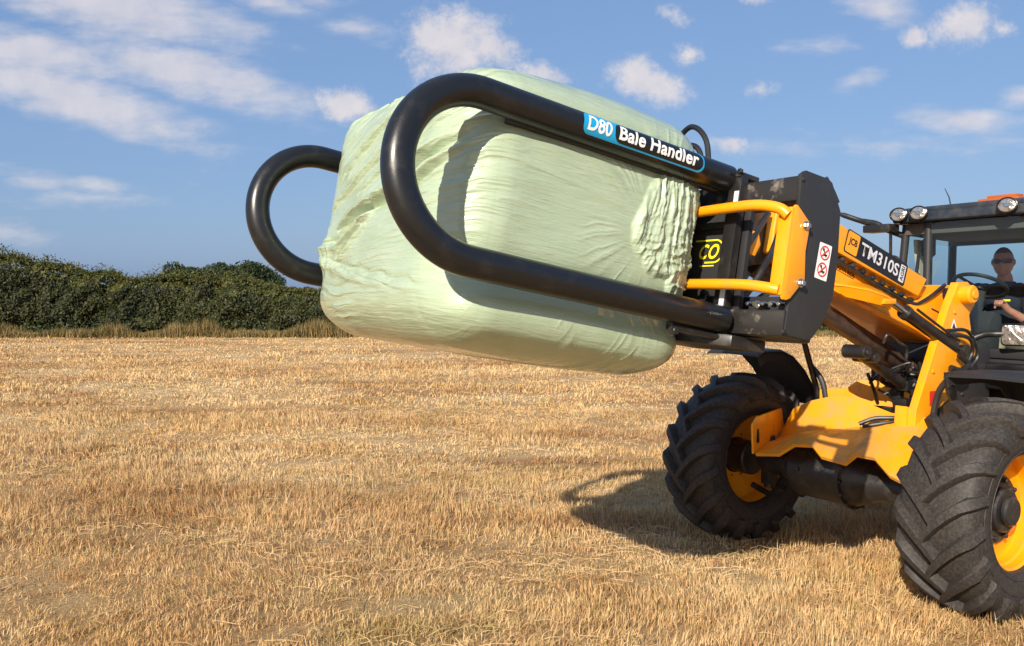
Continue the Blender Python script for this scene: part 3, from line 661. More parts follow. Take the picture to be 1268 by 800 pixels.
for k in range(14):
    c = Vector((random.uniform(-.55, -.30), random.uniform(.0, .28), random.uniform(1.02, 1.28))); s = random.uniform(.02, .05); b.box(c.x-s, c.x+s, c.y-s, c.y+s, c.z-s*.7, c.z+s*.7, .006)
b.tube(bez([(-.05, .05, .98), (-.12, .12, 1.02), (-.2, .22, 1.03), (-.32, .30, 1.06)], 14), .014, 8); b.tube(bez([(-.03, .09, .97), (-.12, .2, 1.0), (-.25, .3, 1.03)], 14), .012, 8)
b.build('valve_block', HOSE, TH)
b = MB(); b.box(-1.15, -.62, -.28, .30, .93, 1.5, .02); b.build('engine_cover', PLATE, TH)
b = MB(); b.strip([[(-.28, -.26, 1.06), (-.38, -.20, 1.06), (-.46, -.06, 1.06), (-.48, .12, 1.06)], [(-.30, -.25, 1.16), (-.39, -.19, 1.235), (-.47, -.05, 1.235), (-.49, .12, 1.16)]], (0, .015, 0)); b.build('inner_guard', YELD, TH)
b = MB(); b.tube([(-.10, -.5, 1.66), (-.345, -.5, 1.06)], .021, 12); b.build('stay_rod', BLK, TH)

# mudguards
def guard(prof, v0, v1, name='mudguard'):
    b = MB(); rows = [[(u, v0, z-.012), (u, v0*.97+v1*.03, z), (u, (v0+v1)/2, z+.008), (u, v0*.03+v1*.97, z), (u, v1, z-.012)] for (u, z) in prof]
    b.strip(rows, (0, 0, .016))
    P = [(u, z-.014) for u, z in prof]; lip = P + [(u*.97-.02, z-.07) for u, z in P[::-1]]
    b.prism(lip, *sorted((v0, v0+(.012 if v1 > v0 else -.012))), 'v', 0)
    vb = v0*.7+v1*.3; b.tube(bez([(-.28, v0*.8, 1.33), (-.30, v0*.65, 1.20), (-.30, v0*.58, .95)], 10), .02, 10)
    return b.build(name, PLATE, TH)
guard([(.10, 1.40), (.04, 1.43), (-.15, 1.43), (-.28, 1.38), (-.40, 1.28), (-.50, 1.15), (-.58, 1.0)], -.68, -1.2)
guard([(.01, 1.36), (-.02, 1.378), (-.35, 1.375), (-.55, 1.34), (-.68, 1.24), (-.76, 1.10), (-.80, .98)], .68, 1.2)
b = MB(); b.prism([(.0, 1.37), (-.05, 1.37), (-.10, 1.26), (-.16, 1.10), (-.13, 1.10), (-.03, 1.24)], .66, .68, 'v', .003); b.tube(bez([(-.1, .62, 1.33), (-.25, .55, 1.30), (-.40, .45, 1.22)], 8), .02, 8); b.build('guard_bracket', BLK, TH)

# decals on the hood
def on_hood(u, z, w, h, P_or_me, mt, parent, lift, name, v=.272):
    return place_flat(name, P_or_me, mt, parent, (u, v, z), -D, U, lift)
hd = lambda a, c: (.409-D.x*a+U.x*c, 2.105-D.z*a+U.z*c)     # a along, c up from the lower-left of the sticker
LENB = .64
u_, z_ = hd(-.02, -.0)
pl = on_hood(*hd(-.015, -.012), 0, 0, poly_mesh(rrect(LENB, .148, .018)), BLACKV, hood, .0015, 'name_sticker')
on_hood(*hd(-.007, -.004), 0, 0, poly_mesh(rrect(.118, .132, .014)), YV if False else YEL, hood, .003, 'logo_square')
on_hood(*hd(.012, .038), 0, 0, text_mesh('JCB', .083, .055, .03), BLACKV, hood, .0045, 'logo_letters')
on_hood(*hd(.135, .024), 0, 0, text_mesh('TM310S', .400, .082, .020), SILV, hood, .0045, 'name_letters')
on_hood(*hd(.552, .006), 0, 0, poly_mesh(rrect(.055, .112, .004)), SILV, hood, .003, 'agri_square')
me = text_mesh('AGRI', .095, .034, .02)
for v in me.vertices: v.co = Vector((-v.co.y, v.co.x, 0))
on_hood(*hd(.597, .014), 0, 0, me, BLACKV, hood, .0045, 'agri_letters')
place_flat('smooth_ride_letters', text_mesh('SMOOTH RIDE', .235, .024, .02), BLACKV, boom, (.475, .2215, 2.015), -D, U, .0015)
place_flat('smooth_ride_line', poly_mesh(rrect(.23, .003, .001)), BLACKV, boom, (.475-.003, .2215, 2.005), -D, U, .0015)

# ------------------------------------------------------------------ cab
F_ = -1.32; R_ = -2.55; RV = -.86; B_ = 1.22; T_ = 2.36
def post(b, p, q, w=.035, d=.04): b.tube([p, q], w, 4, True)
b = MB()
for (p, q, w) in [((F_, -.30, B_), (F_-.02, -.30, T_+.03), .032), ((-1.38, -.62, B_), (-1.36, -.50, T_+.03), .030), ((F_, .62, B_), (F_, .60, T_), .032),
                  ((R_, RV, B_-.2), (R_, RV+.02, T_-.02), .035), ((R_, -RV, B_), (R_, -RV-.02, T_), .035)]:
    b.tube([p, q], w, 12)
b.box(F_-.04, F_+.03, -.32, .64, 1.38, 1.45, .012); b.box(R_-.03, R_+.03, RV, -RV, 1.22, 1.45, .012)
b.box(R_, F_, -.64, .64, 1.0, 1.22, .01); b.box(F_-.05, F_+.01, -.62, .64, 1.10, 1.40, .01)
b.prism([(-1.50, -.62), (-1.50, -.56), (R_, RV+.05), (R_, RV-.01)], 1.0, 1.40, 'z', .01)
b.build('cab_frame', PLATE, TH)
b = MB()
out = [(F_+.10, -.36), (F_+.07, -.55), (F_-.10, -.62), (R_, RV), (R_-.08, RV+.06), (R_-.08, -RV-.06), (R_, -RV), (F_-.1, .68), (F_+.07, .60), (F_+.10, .38)]
b.prism(out, 2.395, 2.47, 'z', .02, 3)
for k in range(16):
    v = -.50+.067*k; b.prism([(F_+.085, v), (F_+.085, v+.045), (F_+.02, v+.06), (F_+.02, v+.015)], 2.468, 2.495, 'z', .006)
b.prism([(p[0]*.97-.04, p[1]*.9) for p in out], 2.46, 2.505, 'z', .015)
b.build('cab_roof', ROOF, TH)
b = MB(); b.prism([(F_-.01, -.50), (F_-.01, .60), (R_+.05, -RV-.06), (R_+.05, RV+.06)], 2.30, 2.392, 'z', .02); b.box(R_+.0, R_+.06, RV+.03, -RV-.03, 2.27, 2.34, .01); b.build('roof_lining', TRIM, TH)
b = MB(); b.sheet([(-1.52, -.55, 2.28), (-1.56, -.56, 2.10), (-1.62, -.575, 1.95), (-1.64, -.58, 1.42), (-1.86, -.64, 1.42), (-1.84, -.635, 2.0), (-1.78, -.62, 2.28)], .03, .01)
b.build('side_trim', TRIMP, TH)
b = MB(); b.cyl((-1.66, -.50, 2.30), (-1.66, -.50, 2.14), .05, 20, .02); b.build('dark_trim', TRIM, TH)
g = MB(); g.box(F_-.003, F_+.003, -.27, .59, 1.45, 2.39, 0); g.build('windscreen', GLASS, TH)
g = MB(); g.sheet([(F_-.01, -.33, 1.25), (-1.375, -.59, 1.25), (-1.355, -.475, 2.39), (F_-.01, -.33, 2.39)], .006, 0); g.build('corner_window', GLASS, TH)
g = MB(); g.box(R_-.003, R_+.003, RV+.03, -RV-.03, 1.45, 2.30, 0); g.build('rear_window', GLASS, TH)
g = MB(); g.sheet([(-1.42, -.60, 1.40), (R_+.04, RV+.01, 1.40), (R_+.04, RV+.03, 2.32), (-1.40, -.53, 2.32)], .005, 0); g.build('side_window', GLASS, TH)
g = MB(); g.sheet([(F_-.06, .60, 1.25), (R_+.05, -RV-.01, 1.25), (R_+.05, -RV-.02, 2.34), (F_-.04, .60, 2.34)], .005, 0); g.build('door_window', GLASS, TH)
b = MB(); b.tube(bez([(F_+.02, -.40, 1.42), (F_-.01, -.44, 1.7), (-1.38, -.42, 1.98), (-1.385, -.41, 2.08)], 14), [.006]*4+[.009]*3+[.011]*8, 8) if False else b.tube([(-1.36, -.45, 1.55), (-1.36, -.44, 1.80), (-1.36, -.42, 1.90), (-1.355, -.39, 2.16)], [.006, .007, .014, .012], 8); b.build('wiper', HOSE, TH)
def work_lamp(v, u=F_+.13, z=2.455):
    r = empty('work_lamp', TH, (u, v, z), (0, rad(-4), rad(8))); r.scale = (.9, .92, .74)
    b = MB(); b.lathe([(.02, -.07), (.05, -.065), (.073, -.01), (.076, .012), (.068, .016), (.066, .008)], axis='u', n=36); b.tube([(-.03, 0, -.05), (-.06, 0, -.09)], .015, 8); b.build('lamp_housing', BLACKV, r)
    b = MB(); b.lathe([(.066, .006), (.055, .013), (.02, .016), (.0001, .0165)], axis='u', n=32); b.build('lamp_glass', LENS, r)
    b = MB(); b.lathe([(.022, .017), (.018, .022), (.0001, .023)], axis='u', n=20); b.build('bulb', STEEL, r)
for v in (-.455, -.29, .375): work_lamp(v)
b = MB(); b.prism([(-1.54, -.04), (-1.54, .26), (-1.68, .26), (-1.68, -.04)], 2.500, 2.556, 'z', .012, 3); b.prism([(-1.56, .02), (-1.56, .24), (-1.66, .24), (-1.66, .02)], 2.556, 2.576, 'z', .007, 2); b.build('beacon_bar', AMBER, TH)
b = MB(); b.tube([(-1.42, -.17, 2.49), (-1.42, -.19, 2.58), (-1.42, -.225, 2.65)], [.006, .005, .003], 8); b.build('aerial', HOSE, TH)
b = MB(); b.tube(bez([(-1.36, -.52, 2.30), (-1.22, -.60, 2.36), (-1.20, -.66, 2.40), (-1.18, -.78, 2.43), (-1.12, -.95, 2.50), (-1.10, -1.08, 2.53)], 24), [.024]*6+[.026]*6+[.022]*4+[.014]*4+[.010]*5, 10); b.cyl((-1.12, -.97, 2.50), (-1.12, -.97, 2.455), .016, 12)
b.box(-1.27, -1.14, -.74, -.5, 2.33, 2.39, .01); b.tube([(-1.2, -.53, 2.36), (-1.25, -.56, 1.95)], .012, 8)
b.build('mirror_arm', BLK, TH)
b = MB(); b.tube(bez([(-1.1, -.40, 2.0), (-1.12, -.40, 2.1), (-1.12, -.46, 2.13), (-1.12, -.52, 2.10), (-1.12, -.52, 2.0)], 14), .012, 8); b.build('mirror_bracket', HOSE, TH)
# headlamp on its curved guard
hl = empty('headlight', TH, (-1.20, .445, 1.555), (0, 0, rad(14)))
b = MB(); b.prism(rrect(.20, .155, .03, 6, -.10, -.0775), -.10, -.005, 'u', .012, 3); b.build('lamp_housing', BLACKV, hl)
b = MB(); b.prism(rrect(.178, .135, .024, 6, -.089, -.0675), -.012, .006, 'u', .004, 2); b.build('lamp_glass', LENS, hl)
b = MB(); b.tube(bez([(-.95, .10, 1.20), (-1.0, .12, 1.36), (-1.08, .16, 1.49), (-1.14, .24, 1.55), (-1.17, .32, 1.56), (-1.22, .40, 1.56)], 30), .024, 12); b.build('guard_rail', BLK, TH)
b = MB(); b.box(-1.24, -1.06, -.06, .17, 1.25, 1.80, .04); b.cyl((-1.0, .20, 1.60), (-1.05, .18, 1.60), .035, 20); b.tube([(-1.03, .17, 1.64), (-1.06, .15, 1.74)], .008, 6); b.cyl((-1.0, .20, 1.60), (-.99, .204, 1.60), .015, 12)
b.box(-1.22, -1.08, .17, .62, 1.18, 1.36, .03)
b.build('filter_box', BLACKV, TH)
# inside of the cab
b = MB(); b.box(-2.34, -1.86, -.40, .08, 1.24, 1.37, .04); b.prism([(-2.28, 1.34), (-2.40, 1.34), (-2.48, 1.86), (-2.40, 1.88)], -.38, .06, 'v', .03); b.box(-2.28, -1.94, -.36, .04, 1.0, 1.26, .02); b.build('driver_seat', SEATM, TH)
b = MB(); b.prism([(-1.38, 1.35), (-1.38, 1.62), (-1.46, 1.72), (-1.56, 1.68), (-1.52, 1.4)], -.10, .16, 'v', .03); b.tube([(-1.50, -.05, 1.4), (-1.82, -.155, 1.88)], .035, 12); b.build('steering_column', SEATM, TH)
sw = empty('steering_wheel', TH, (-1.80, -.155, 1.905), (0, rad(-28), 0))
b = MB(); b.tube([(.19*cos(a), .19*sin(a), 0) for a in np.linspace(0, 2*pi, 49)[:-1]], .015, 10, closed=True); b.build('wheel_ring', HOSE, sw)
b = MB(); b.cyl((0, 0, -.04), (0, 0, .005), .045)
for k in range(3):
    a = rad(90+120*k); b.tube([(.03*cos(a), .03*sin(a), -.02), (.185*cos(a), .185*sin(a), 0)], .012, 8)
b.build('spokes', HOSE, sw)

# ================================================================== DRIVER
def merged(name, segs, blobs, mt, parent, vox=.007, extra=None, smooth=4):
    """one continuous surface from tapering limbs (a, b, ra, rb) and ellipsoids (centre, radii)"""
    b = bmesh.new()
    def ball(c, r):
        e = bmesh.ops.create_uvsphere(b, u_segments=20, v_segments=12, radius=1); r = r if isinstance(r, tuple) else (r,)*3
        for v in e['verts']: v.co = Vector((v.co.x*r[0], v.co.y*r[1], v.co.z*r[2]))+Vector(c)
    for (p, q, r0, r1) in segs:
        m = MB(); m.tube([p, q], [r0, r1], 16); me = bpy.data.meshes.new('t'); m.bm.to_mesh(me); m.bm.free(); b.from_mesh(me); bpy.data.meshes.remove(me); ball(p, r0); ball(q, r1)
    for c, r in blobs: ball(c, r)
    if extra: b.from_mesh(extra)
    bmesh.ops.recalc_face_normals(b, faces=b.faces)
    me = bpy.data.meshes.new(name); b.to_mesh(me); b.free(); o = link_mesh(name, me, mt)
    rm = o.modifiers.new('r', 'REMESH'); rm.mode = 'VOXEL'; rm.voxel_size = vox; rm.use_smooth_shade = True
    if smooth: sm = o.modifiers.new('s', 'SMOOTH'); sm.factor = .5; sm.iterations = smooth
    dg = bpy.context.evaluated_depsgraph_get(); dg.update(); m3 = bpy.data.meshes.new_from_object(o.evaluated_get(dg)); o.modifiers.clear(); o.data = m3; o.parent = parent; return o
def make_driver():
    root = empty('person', loc=(0, 0, 0)); root.parent = None
    Mw = Matrix.Translation((AX, AY, 0)) @ Matrix.Rotation(YAW, 4, 'Z') @ Matrix.Translation((-2.185, -.165, 1.375)) @ Matrix.Scale(.95, 4); root.matrix_world = Mw
    tag(root, 'driver with shaved head and dark sunglasses in navy shirt at the wheel inside the cab', 'person')
    # local: x forward, y to the near side, z up; origin at the seat
    J = dict(pel=(0, 0, .10), ab=(.0, 0, .26), ch=(-.02, 0, .42), nk=(-.01, 0, .55), nt=(.02, 0, .63), ls=(-.02, .19, .50), rs=(-.02, -.19, .50), le=(.08, .27, .24), re=(.08, -.27, .24), lw=(.27, .17, .36), rw=(.30, -.17, .455), lh=(.325, .15, .415), rh=(.36, -.18, .505),
             lp=(.02, .10, .08), rp=(.02, -.10, .08), lk=(.43, .16, .12), rk=(.43, -.14, .12), la=(.50, .16, -.26), ra=(.50, -.14, -.26), lf=(.60, .17, -.30), rf=(.60, -.15, -.30))
    E = [('pel', 'ab'), ('ab', 'ch'), ('ch', 'nk'), ('nk', 'nt'), ('ch', 'ls'), ('ch', 'rs'), ('ls', 'le'), ('le', 'lw'), ('lw', 'lh'), ('rs', 're'), ('re', 'rw'), ('rw', 'rh'), ('pel', 'lp'), ('pel', 'rp'), ('lp', 'lk'), ('rp', 'rk'), ('lk', 'la'), ('rk', 'ra'), ('la', 'lf'), ('ra', 'rf')]
    R = dict(pel=.11, ab=.12, ch=.12, nk=.062, nt=.060, ls=.060, rs=.060, le=.042, re=.042, lw=.027, rw=.027, lh=.030, rh=.030, lp=.08, rp=.08, lk=.06, rk=.06, la=.04, ra=.04, lf=.035, rf=.035)
    segs = [(J[a], J[c], R[a], R[c]) for a, c in E]
    for s, h in ((1, Vector(J['lh'])), (-1, Vector(J['rh']))):
        for f in range(4):      # four fingers closing over the rim, then the thumb
            q = h+Vector((.015, (.030-.020*f)*s, .008)); k = (1, 1.08, 1, .85)[f]
            P4 = [q, q+Vector((.034*k, 0, .012)), q+Vector((.052*k, 0, -.012)), q+Vector((.036*k, 0, -.032))]
            for a in range(3): segs.append((P4[a], P4[a+1], .0088-.0008*a, .0080-.0008*a))
        q = h+Vector((.0, -.028*s, -.006)); P3 = [q, q+Vector((.03, -.014*s, -.014)), q+Vector((.05, -.004*s, -.032))]
        for a in range(2): segs.append((P3[a], P3[a+1], .0115-.001*a, .0095-.001*a))
    # head: shaped ellipsoid with brow, nose, mouth, chin, ears; turned towards the near side
    hb = bmesh.new(); bmesh.ops.create_uvsphere(hb, u_segments=48, v_segments=36, radius=1)
    for v in hb.verts:
        x, y, z = v.co
        if z < 0: q_ = (1-z*z)**.5; e_ = (1-abs(z)**3.2)**.5; x *= (e_/max(q_, .05))**.8 if q_ > .05 else 1; y *= (e_/max(q_, .05))**.62 if q_ > .05 else 1
        w = .078 if z > 0 else .078*(1-.04*z*z); X = x*.098; Y = y*w; Z = z*.122
        if z < 0 and x > 0: X += .012*max(0, -z-.35)
        if x > 0: 
            X *= 1-.10*(1-abs(z))*0; X += .026*math.exp(-((y)/.16)**2-((z+.16)/.16)**2)                # nose
            X -= .012*math.exp(-((abs(y)-.42)/.16)**2-((z-.06)/.12)**2)                                # eye hollows
            X += .007*math.exp(-((z-.24)/.10)**2)*(1 if abs(y) < .7 else 0)                           # brow
            X += .006*math.exp(-(y/.30)**2-((z+.46)/.045)**2)-.006*math.exp(-(y/.32)**2-((z+.52)/.025)**2)+.006*math.exp(-(y/.28)**2-((z+.58)/.045)**2)   # lips
            X += .012*math.exp(-(y/.3)**2-((z+.88)/.14)**2)
        if z < -.3: Y *= 1-.12*(-z-.3)
        v.co = (X, Y, Z)
    for s in (1, -1):
        e = bmesh.ops.create_uvsphere(hb, u_segments=12, v_segments=8, radius=1)
        for v in e['verts']: v.co = (v.co.x*.017-.004, s*(.078+.01*abs(v.co.y)*1.0)+v.co.y*.006, v.co.z*.030-.004)
    Rm = Matrix.Translation((.045, 0, .765)) @ Matrix.Rotation(rad(20), 4, 'Z') @ Matrix.Rotation(rad(4), 4, 'Y')
    hb.transform(Rm); tm = bpy.data.meshes.new('t'); hb.to_mesh(tm); hb.free()
    merged('body', segs, [], SKIN, root, .0055, tm, 2)
    hc = bmesh.new(); bmesh.ops.create_uvsphere(hc, u_segments=40, v_segments=28, radius=1)
    for v in hc.verts: v.co = (v.co.x*.101, v.co.y*.0805, v.co.z*.1245)
    bmesh.ops.delete(hc, geom=[v for v in hc.verts if v.co.z < float(np.interp(v.co.x, [-.08, -.02, .03, .09], [-.03, .01, .062, .075]))], context='VERTS')
    hm_ = bpy.data.meshes.new('hair'); hc.transform(Rm); hc.to_mesh(hm_); hc.free(); link_mesh('hair', hm_, HAIR, root)
    merged('shirt', [(J['ch'], J['ls'], .11, .088), (J['ch'], J['rs'], .11, .088), (J['ls'], (.06, .255, .33), .084, .070), (J['rs'], (.06, -.255, .33), .084, .070), ((.06, .245, .33), (.08, .265, .24), .066, .062), ((.08, .265, .24), (.13, .245, .27), .060, .056), ((.06, -.245, .33), (.08, -.265, .24), .066, .062), ((.08, -.265, .24), (.13, -.245, .28), .060, .056), ((-.02, .10, .53), (-.02, .17, .49), .06, .07), ((-.02, -.10, .53), (-.02, -.17, .49), .06, .07)],
           [((0, 0, .14), (.135, .165, .14)), ((0, 0, .28), (.135, .17, .16)), ((-.01, 0, .42), (.135, .19, .13)), ((-.01, 0, .50), (.09, .12, .07))], SHIRT, root, .009, None, 4)
    cl = MB(); cl.lathe([(.078, -.045), (.080, -.01), (.074, .022), (.070, .022), (.068, -.02)], (-.002, 0, .575), 'z', 24); cl.build('collar', SHIRT, root)
    merged('trousers', [(J['pel'], J['lp'], .125, .105), (J['pel'], J['rp'], .125, .105), (J['lp'], J['lk'], .100, .078), (J['rp'], J['rk'], .100, .078), (J['lk'], J['la'], .078, .058), (J['rk'], J['ra'], .078, .058)], [], TROUS, root, .010, None, 3)
    lg = MB(); lg.sheet([(.122, .045, .43), (.108, .098, .43), (.106, .098, .446), (.120, .045, .446)], .004, 0); lo = lg.build('chest_logo', YV, root)
    s = MB(); arc = [rad(a) for a in range(-58, 59, 4)]; hh = lambda a: .021 if abs(a) > .12 else .010
    fr_ = lambda k, a: ((.098+.008+k)*cos(a)-.004, (.078+.006+k)*sin(a)*1.02)
    s.strip([[(*fr_(0, a), .010+hh(a)*.75) for a in arc], [(*fr_(.004, a), .006) for a in arc], [(*fr_(0, a), .008-hh(a)) for a in arc]], (.003, 0, 0))
    for sd in (1, -1): s.tube([(.052, sd*.073, .014), (.03, sd*.081, .014), (-.015, sd*.083, .010)], .004, 6)
    g = s.build('sunglasses', SHADES, root); g.data.transform(Matrix.Translation((.045, 0, .768)) @ Matrix.Rotation(rad(20), 4, 'Z') @ Matrix.Rotation(rad(4), 4, 'Y'))
make_driver()

# ================================================================== BALE HANDLER (clamp)
TAU = rad(10.2); O_U, O_V, O_Z = 3.4208, 1.0736, 2.235
MH = Matrix.Translation((AX, AY, 0)) @ Matrix.Rotation(YAW, 4, 'Z') @ Matrix.Translation((O_U, 0, O_Z)) @ Matrix.Rotation(-TAU, 4, 'Y')
BH = empty('bale_handler'); BH.matrix_world = MH
tag(BH, 'black tubular bale clamp with two looped arms gripping the wrapped bale', 'bale clamp')
HS = .3035; RT = .057; RL = rad(-7.5)
def hoop_pt(v0, a, c): return (a, v0 - c*sin(RL)*-1*-1 if False else v0 + c*sin(RL), c*cos(RL))
def make_arm(v0, sticker):
    arm = empty('clamp_arm', BH)
    path = [hoop_pt(v0, a, HS) for a in np.linspace(-1.20, 0, 14)[:-1]] + [hoop_pt(v0, HS*1.0*sin(t), HS*cos(t)) for t in np.linspace(0, pi, 41)] + [hoop_pt(v0, a, -HS) for a in np.linspace(0, -1.20, 14)[1:]]
    b = MB(); b.tube(path, RT, 40); b.build('looped_tube', GLOSS, arm, 50)
    b = MB()      # stiffening bars welded under the legs, end flange
    for c in (HS, -HS):
        dv = v0-c*0; p = hoop_pt(v0, 0, c)
        b.box(-1.20, -.12 if c > 0 else -.95, p[1]-.055, p[1]-.01, c-.066 if c > 0 else c-.078, c-.04, .006)
    b.box(-1.235, -1.195, v0-.02, v0+.048, -.36, .315, .006)
    b.box(-1.30, -1.19, v0-.10, v0+.045, .30, .322, .004)
    for c in (-.34, .32): b.cyl((-1.19, v0+.045, c), (-1.175, v0+.045, c), .013, 6, .002)
    b.cyl((-.95, v0+.02, -.385), (-.95, v0+.055, -.385), .016); b.tube([(-.93, v0+.035, -.375), (-1.19, v0+.05, -.375)], .012, 8)
    b.build('arm_flange', BLK, arm)
    b = MB(); b.box(-1.194, -1.191, v0+.020, v0+.044, .17, .24, 0); b.build('wear_strip', SILV, arm); b = MB(); b.box(-1.194, -1.191, v0+.016, v0+.042, -.27, -.17, 0); b.build('wear_strip', SILV, arm)
    if sticker:
        # wrapped round the upper leg: x runs towards the machine
        p0 = Vector(hoop_pt(v0, -.392, HS)); X = Vector((-1, 0, 0)); ph = rad(12); N0 = Vector((0, cos(ph), sin(ph))); N1 = Vector((0, -sin(ph), cos(ph)))
        W, H = .615, .096
        s = lambda nm, me, mt, r: place_tube(nm, me, mt, arm, p0, X, N0, N1, r, H/2)
        def at(me, x, y):
            for v in me.vertices: v.co.x += x; v.co.y += y
            return me
        s('name_sticker', poly_mesh(rrect(W, H, .03)), BLUE, RT+.0008)
        s('sticker_panel', poly_mesh(rrect(W-.155, H-.014, .034, 6, .148, .007)), BLACKV, RT+.0016)
        s('sticker_code', at(text_mesh('D80', .115, .064, .022, .12), .018, .016), WHITE, RT+.0024)
        s('sticker_letters', at(text_mesh('Bale Handler', .415, .060, .026, .12, 1.04), .168, .020), WHITE, RT+.0026)
    return arm
make_arm(O_V, True); make_arm(O_V-1.654, False)
b = MB()      # cross tubes the arms slide on
for c in (.235, -.30):
    b = MB(); b.box(-1.36, -1.235, -.95, 1.40, c-.052, c+.052, .014); b.build('cross_tube', SCUFF, BH)
for v in (1.385, -.97):
    b = MB(); b.prism([(-1.225, .285), (-1.25, .305), (-1.384, .305), (-1.41, .295), (-1.48, .196), (-1.502, .0), (-1.502, -.142), (-1.47, -.245), (-1.41, -.332), (-1.39, -.345), (-1.269, -.345), (-1.245, -.325), (-1.25, -.22), (-1.275, -.10), (-1.275, .08), (-1.235, .16)], v, v+.018, 'v', .003)
    b.build('end_plate', PLATE, BH)
b = MB()
for k in range(2): b.cyl((-1.235, 1.402, .265-.6*k), (-1.235, 1.41, .265-.6*k), .008, 8)
b.tube(bez([(-1.38, 1.392, .31), (-1.43, 1.392, .27), (-1.47, 1.392, .23)], 8), .008, 6)
for (v0, v1) in ((.98, 1.03), (-.05, .45)): b.box(-1.34, -1.26, v0, v1, -.26, .2, .008)
b.box(-1.27, -1.255, -.80, 1.00, -.25, .19, .004); b.box(-1.275, -1.25, 1.04, 1.145, -.25, .19, .004)
b.box(-1.262, -1.24, -.5, 1.02, .10, .135, .004)
b.box(-1.45, -1.36, -.45, .55, -.34, .25, .02); b.box(-1.50, -1.37, .40, 1.33, -.35, -.17, .02); b.box(-1.50, -1.42, .5, .62, -.3, .3, .01)
b.tube([(-1.22, .98, -.19), (-1.20, .98, -.19)], .018, 10)
b.build('back_frame', PLATE, BH)
b = MB()      # plates of the lower slide
b.prism([(-1.38, .80), (-1.10, .74), (-1.10, .98), (-1.2, 1.18), (-1.38, 1.20)], -.41, -.36, 'z', .008); b.box(-1.30, -1.0, .72, .86, -.405, -.37, .006)
b.cyl((-1.23, .98, -.205), (-1.20, .98, -.205), .022, 16)
b.build('slide_plate', BLK, BH)
b = MB()
b.cyl((-1.30, 1.26, -.235), (-1.23, 1.26, -.235), .012, 10)
for k in range(5): b.cyl((-1.27, 1.20+.04*k, -.225), (-1.235, 1.20+.04*k, -.225), random.uniform(.008, .014), 10)
b.build('hydraulic_fitting', STEEL, BH)
b = MB(); b.tube(bez([(-1.22, .63, .33), (-1.21, .66, .50), (-1.20, .76, .575), (-1.21, .86, .50), (-1.24, .88, .33)], 30), .0125, 10); b.tube(bez([(-1.24, .64, .33), (-1.24, .68, .455), (-1.23, .74, .50), (-1.24, .80, .46), (-1.26, .82, .33)], 30), .0125, 10); b.tube([(-1.22, .9, .35), (-1.19, .9, .36)], .02, 8)
b.build('hydraulic_hose', HOSE, BH)
b = MB()      # yellow guard with its bracket
b.prism([(p_[0]-.022, p_[1]) for p_ in [(-1.175, .13), (-1.168, -.20), (-1.175, -.215), (-1.195, -.215), (-1.215, -.205), (-1.285, -.118), (-1.268, -.01), (-1.275, .103), (-1.19, .158), (-1.178, .155)]], 1.405, 1.417, 'v', .004)
b.box(-1.200, -1.185, 1.352, 1.416, -.20, .145, .004)
b.tube(bez([(-1.185, 1.40, .112), (-1.165, 1.365, .138), (-1.14, 1.27, .152), (-1.13, 1.10, .150), (-1.14, .80, .146)], 20), .022, 18)
b.tube(bez([(-1.185, 1.40, -.180), (-1.165, 1.365, -.176), (-1.14, 1.27, -.168), (-1.13, 1.10, -.165), (-1.14, .76, -.16)], 20), .022, 18)
b.build('guard_bar', YEL, BH)
for c, a in ((.088, -1.270), (-.136, -1.282)):
    b = MB(); b.cyl((a, 1.417, c), (a, 1.422, c), .018, 16, .001); b.cyl((a, 1.421, c), (a, 1.436, c), .0125, 6, .002); b.build('bolt', STEEL, BH)
# safety sticker on the end plate
X, Y = (-1, 0, -.06), (-.06, 0, 1); so_ = (-1.372, 1.403, -.095)
st = place_flat('safety_sticker', poly_mesh(rrect(.075, .145, .005)), WHITE, BH, so_, X, Y, .001)
def ring(r0, r1, cx, cy, n=32):
    b = bmesh.new(); A_ = [b.verts.new((cx+r0*cos(2*pi*k/n), cy+r0*sin(2*pi*k/n), 0)) for k in range(n)]; B2 = [b.verts.new((cx+r1*cos(2*pi*k/n), cy+r1*sin(2*pi*k/n), 0)) for k in range(n)]
    for k in range(n): b.faces.new([A_[k], A_[(k+1) % n], B2[(k+1) % n], B2[k]])
    me = bpy.data.meshes.new('r'); b.to_mesh(me); b.free(); return me
def bar(cx, cy, L, w, ang):
    c, s = cos(rad(ang)), sin(rad(ang)); return poly_mesh([(cx+x*c-y*s, cy+x*s+y*c) for x, y in ((-L, -w), (L, -w), (L, w), (-L, w))])
for cy in (.108, .040):
    place_flat('ban_ring', ring(.0235, .029, .0375, cy), REDV, st, so_, X, Y, .0026); place_flat('ban_bar', bar(.0375, cy, .0245, .0028, 45), REDV, st, so_, X, Y, .0026)
    place_flat('ban_figure', bar(.0375, cy, .019, .0032, -52), BLACKV, st, so_, X, Y, .0018); place_flat('ban_figure', ring(.0, .006, .0375-.009, cy+.012, 12), BLACKV, st, so_, X, Y, .0018)
    place_flat('ban_figure', bar(.0425, cy-.008, .012, .003, 10), BLACKV, st, so_, X, Y, .0018)
